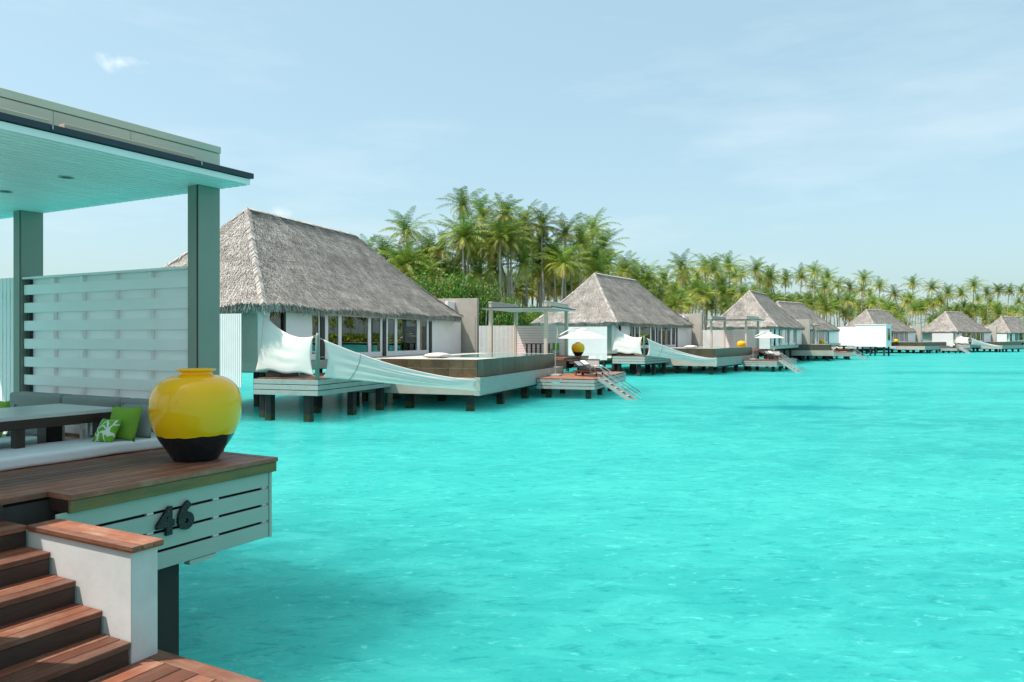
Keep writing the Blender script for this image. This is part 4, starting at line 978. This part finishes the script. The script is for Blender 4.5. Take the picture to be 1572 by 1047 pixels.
SKY = [(567, 368, 'small palm crown just above the right slope of the nearest thatched roof'), (592, 364, 'palm with drooping crown second from the left above the nearest roof'),
       (624, 328, 'slender palm standing clear to the left of the tallest palm'), (655, 360, None), (676, 356, None), (711, 290, 'tallest palm with a bare straight trunk near the middle'),
       (741, 304, 'palm crown directly right of the tallest palm'), (775, 303, 'tall palm third from the tallest on its right'), (806, 315, None), (832, 320, None), (868, 333, 'broad palm with wide drooping fronds above the garden wall'),
       (890, 345, None), (911, 327, 'tall palm at the right end of the middle clump'), (926, 352, None), (958, 391, None), (976, 402, None), (993, 403, None), (1020, 412, None), (1048, 391, 'palm with yellowing fronds above the right slope of the second roof'), (1082, 391, 'palm standing up between the second and third roofs'),
       (1096, 396, None), (1119, 391, 'palm just left above the third roof'), (1160, 398, 'golden palm above the third roof'), (1182, 408, None), (1206, 414, None), (1230, 410, None), (1251, 404, 'tallest palm above the half hidden house'), (1270, 413, None), (1286, 424, None), (1305, 430, None),
       (1326, 415, 'thin high palm left of the white box roof'), (1350, 427, None), (1372, 438, None), (1401, 424, 'high palm between the two far right roofs'), (1431, 430, None), (1455, 438, None), (1476, 440, None), (1495, 427, 'high palm above the second last thatched roof'), (1515, 440, None), (1532, 435, None), (1550, 437, None), (1568, 437, None)]
ORDN = 'first second third fourth fifth sixth seventh eighth ninth tenth'.split()
SECT = ((690, 'above the nearest roof'), (800, 'in the middle clump'), (945, 'left of the second roof'), (1090, 'right of the second roof'), (1300, 'above the third roof'), (1420, 'behind the white box'), (1700, 'at the far right'))
def sect(px): return next(n for x, n in SECT if px < x)
SKYL = []; cnt = {}
for px, top, lab in SKY:
    g = sect(px); cnt[g] = cnt.get(g, 0)+1
    SKYL.append(lab or f'{ORDN[cnt[g]-1]} skyline palm from the left {g}')
def section(px, low=False):
    """a lower palm, told by the skyline palm it stands under"""
    i = int(np.argmin([abs(px-s[0]) for s in SKY])); g = sect(SKY[i][0]); k = sum(1 for s in SKY[:i+1] if sect(s[0]) == g)
    side = 'left' if px < SKY[i][0] else 'right'
    return f"{'low' if low else 'mid height'} palm just {side} below the {ORDN[k-1]} skyline palm {g}"
sx = [s[0] for s in SKY]; sy = [s[1] for s in SKY]
for (px, top, _), lab in zip(SKY, SKYL):
    Y = depth(px)*rng.uniform(0.97, 1.05); palm(px, top, Y, lab, rng.uniform(0.9, 1.1), tr=(0 if px == 711 else None), yaw=(0 if px == 711 else None))
for px in np.arange(578, 1600, 9.6):
    x = px+rng.uniform(-5, 5); n_f = 2 if px < 960 and int(px) % 3 else 1
    base = np.interp(x, sx, sy)
    for q in range(n_f):
        dn = rng.uniform(24 if px < 950 else 14, 80 if px < 950 else 45) * (1.0 if q == 0 else 1.25)
        top = min(base+dn, 470); Y = depth(x)*rng.uniform(0.95, 1.16)
        palm(x+rng.uniform(-4, 4), top, Y, section(x, top-base > 45), rng.uniform(0.8, 1.08))
for px in np.arange(985, 1600, 12):
    x = px+rng.uniform(-5, 5); palm(x, min(np.interp(x, sx, sy)+rng.uniform(35, 62), 488), depth(x)*rng.uniform(0.93, 1.02), section(x, True), rng.uniform(0.8, 1.0))

for px in np.arange(600, 1600, 11):   # young palms closing the back of the belt
    x = px+rng.uniform(-6, 6); palm(x, np.interp(x, sx, sy)*0.35+rng.uniform(468, 490)*0.65, depth(x)*rng.uniform(1.1, 1.24), 'young back row palm '+section(x, True)[9:], rng.uniform(0.85, 1.05))
# ---------------------------------------------------------------- shrubs
def bush_mesh(seed, n, size, leaf, mat='bush'):
    rg = np.random.default_rng(seed); V = []; rn = []
    lobes = [(rg.uniform(-0.65, 0.65)*size[0], rg.uniform(-0.6, 0.6)*size[1], rg.uniform(0.35, 0.8)*size[2], rg.uniform(0.28, 0.5)) for _ in range(11)]
    for k in range(n):
        cx, cy, cz, r = lobes[rg.integers(len(lobes))]
        v = rg.normal(size=3); v /= np.linalg.norm(v); rad = rg.uniform(0.55, 1.08)
        c = np.array([cx+v[0]*r*size[0]*rad, cy+v[1]*r*size[1]*rad, max(cz+v[2]*r*size[2]*rad, 0.05)])
        nrm = v + rg.normal(0, 0.6, 3); nrm /= np.linalg.norm(nrm); u = np.cross(nrm, rg.normal(size=3)); u /= np.linalg.norm(u); w_ = np.cross(nrm, u)
        l_ = leaf*rg.uniform(0.6, 1.3); V += [c-u*l_, c-w_*l_*0.42, c+u*l_, c+w_*l_*0.42]
        rn.append(rg.uniform(0, 0.9) if rg.uniform() > 0.05 or v[2] < 0 else 1.0)
    return quads_mesh('foliage', V, mat, rn)
BUSH = [bush_mesh(5+i, 10000, (3.2, 2.6, 3.4), 0.105) for i in range(3)]
stem = MB()
for k in range(6): a_ = k*1.05; stem.tube([(0.15*math.cos(a_), 0.15*math.sin(a_), 0), (0.8*math.cos(a_), 0.8*math.sin(a_), 1.6), (1.5*math.cos(a_), 1.3*math.sin(a_), 2.6)], [0.09, 0.06, 0.02], 6)
STEM = stem.mesh('stems', M['bark'])
def bush(px, Y, sc_, label, k=0):
    X = (px-786)/F*Y; t = thing('leafy_shrub', label, 'shrub', Frame(X, Y, rng.uniform(0, 6)), (0, 0, 0.7), 'leafy shrubs on the shore')
    a = add('foliage', BUSH[k % 3], t); b = add('stems', STEM, t); a.scale = b.scale = sc_
for i, (px, Y, s, lab) in enumerate(((662, 84, (1.3, 1.3, 2.5), 'tall flowering shrub right above the slope of the nearest thatched roof'), (690, 85, (1.4, 1.4, 2.75), 'tall flowering shrub left of the tallest palm trunk'),
        (716, 84, (1.2, 1.2, 2.7), 'bright green shrub behind the top of the beige wall'), (742, 82, (1.2, 1.2, 2.2), 'green shrub right of the beige garden wall'), (768, 82, (1.0, 1.0, 2.0), 'green shrub seen left between the pavilion posts'),
        (796, 83, (1.0, 1.0, 1.8), 'green shrub seen under the pavilion roof'), (822, 84, (0.9, 0.9, 1.6), 'green shrub touching the left slope of the second roof'), (634, 88, (1.2, 1.2, 2.2), 'shrub half hidden by the nearest thatched roof'))):
    bush(px, Y, s, lab, i)
# dense low growth under the palms, one mass along the shore
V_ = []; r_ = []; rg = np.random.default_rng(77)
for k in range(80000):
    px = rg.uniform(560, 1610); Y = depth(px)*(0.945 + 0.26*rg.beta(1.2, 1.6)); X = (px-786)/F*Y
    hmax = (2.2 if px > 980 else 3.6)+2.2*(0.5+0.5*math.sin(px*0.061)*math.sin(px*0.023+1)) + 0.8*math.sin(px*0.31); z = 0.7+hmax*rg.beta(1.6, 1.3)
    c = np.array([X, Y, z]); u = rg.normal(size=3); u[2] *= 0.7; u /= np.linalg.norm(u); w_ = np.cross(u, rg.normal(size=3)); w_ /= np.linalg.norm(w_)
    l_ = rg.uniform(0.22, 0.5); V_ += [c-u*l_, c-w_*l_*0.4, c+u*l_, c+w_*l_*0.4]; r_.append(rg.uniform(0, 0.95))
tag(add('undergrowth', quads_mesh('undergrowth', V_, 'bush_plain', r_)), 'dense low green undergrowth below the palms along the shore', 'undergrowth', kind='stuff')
# the rest of the shore beyond the right edge, seen mirrored in the glass doors
V_ = []; r_ = []
for k in range(90):
    q = k/89; xx = np.interp(q, [0, .35, .7, 1], [196, 268, 340, 420])+rg.uniform(8, 30); yy = np.interp(q, [0, .35, .7, 1], [278, 268, 200, 45])+rg.uniform(-6, 6); h = rg.uniform(9, 19)
    for i in range(130):
        a = rg.uniform(0, 6.28); e = rg.uniform(-0.7, 1.2); d = np.array([math.cos(a)*math.cos(e), math.sin(a)*math.cos(e), math.sin(e)]); c = np.array([xx, yy, h])+d*rg.uniform(0.6, 3.4)
        w_ = np.cross(d, [0, 0, 1])*0.35; V_ += [c-d*0.9, c-w_, c+d*0.9, c+w_]; r_.append(rg.uniform(0.1, 0.8))
    V_ += [np.array([xx-0.2, yy, 0.5]), np.array([xx+0.2, yy, 0.5]), np.array([xx+0.15, yy, h]), np.array([xx-0.15, yy, h])]; r_.append(0.95)
    for i in range(120):
        c = np.array([xx+rg.uniform(-4, 4), yy+rg.uniform(-4, 4), rg.uniform(0.8, 5)]); u = rg.normal(size=3)*0.5; w_ = rg.normal(size=3)*0.35; V_ += [c-u, c-w_, c+u, c+w_]; r_.append(rg.uniform(0, 0.7))
tag(add('palm_grove', quads_mesh('palm_grove', V_, 'palm', r_)), 'far palm shore mirrored in the glass doors of the nearest villa', 'grove', kind='stuff')
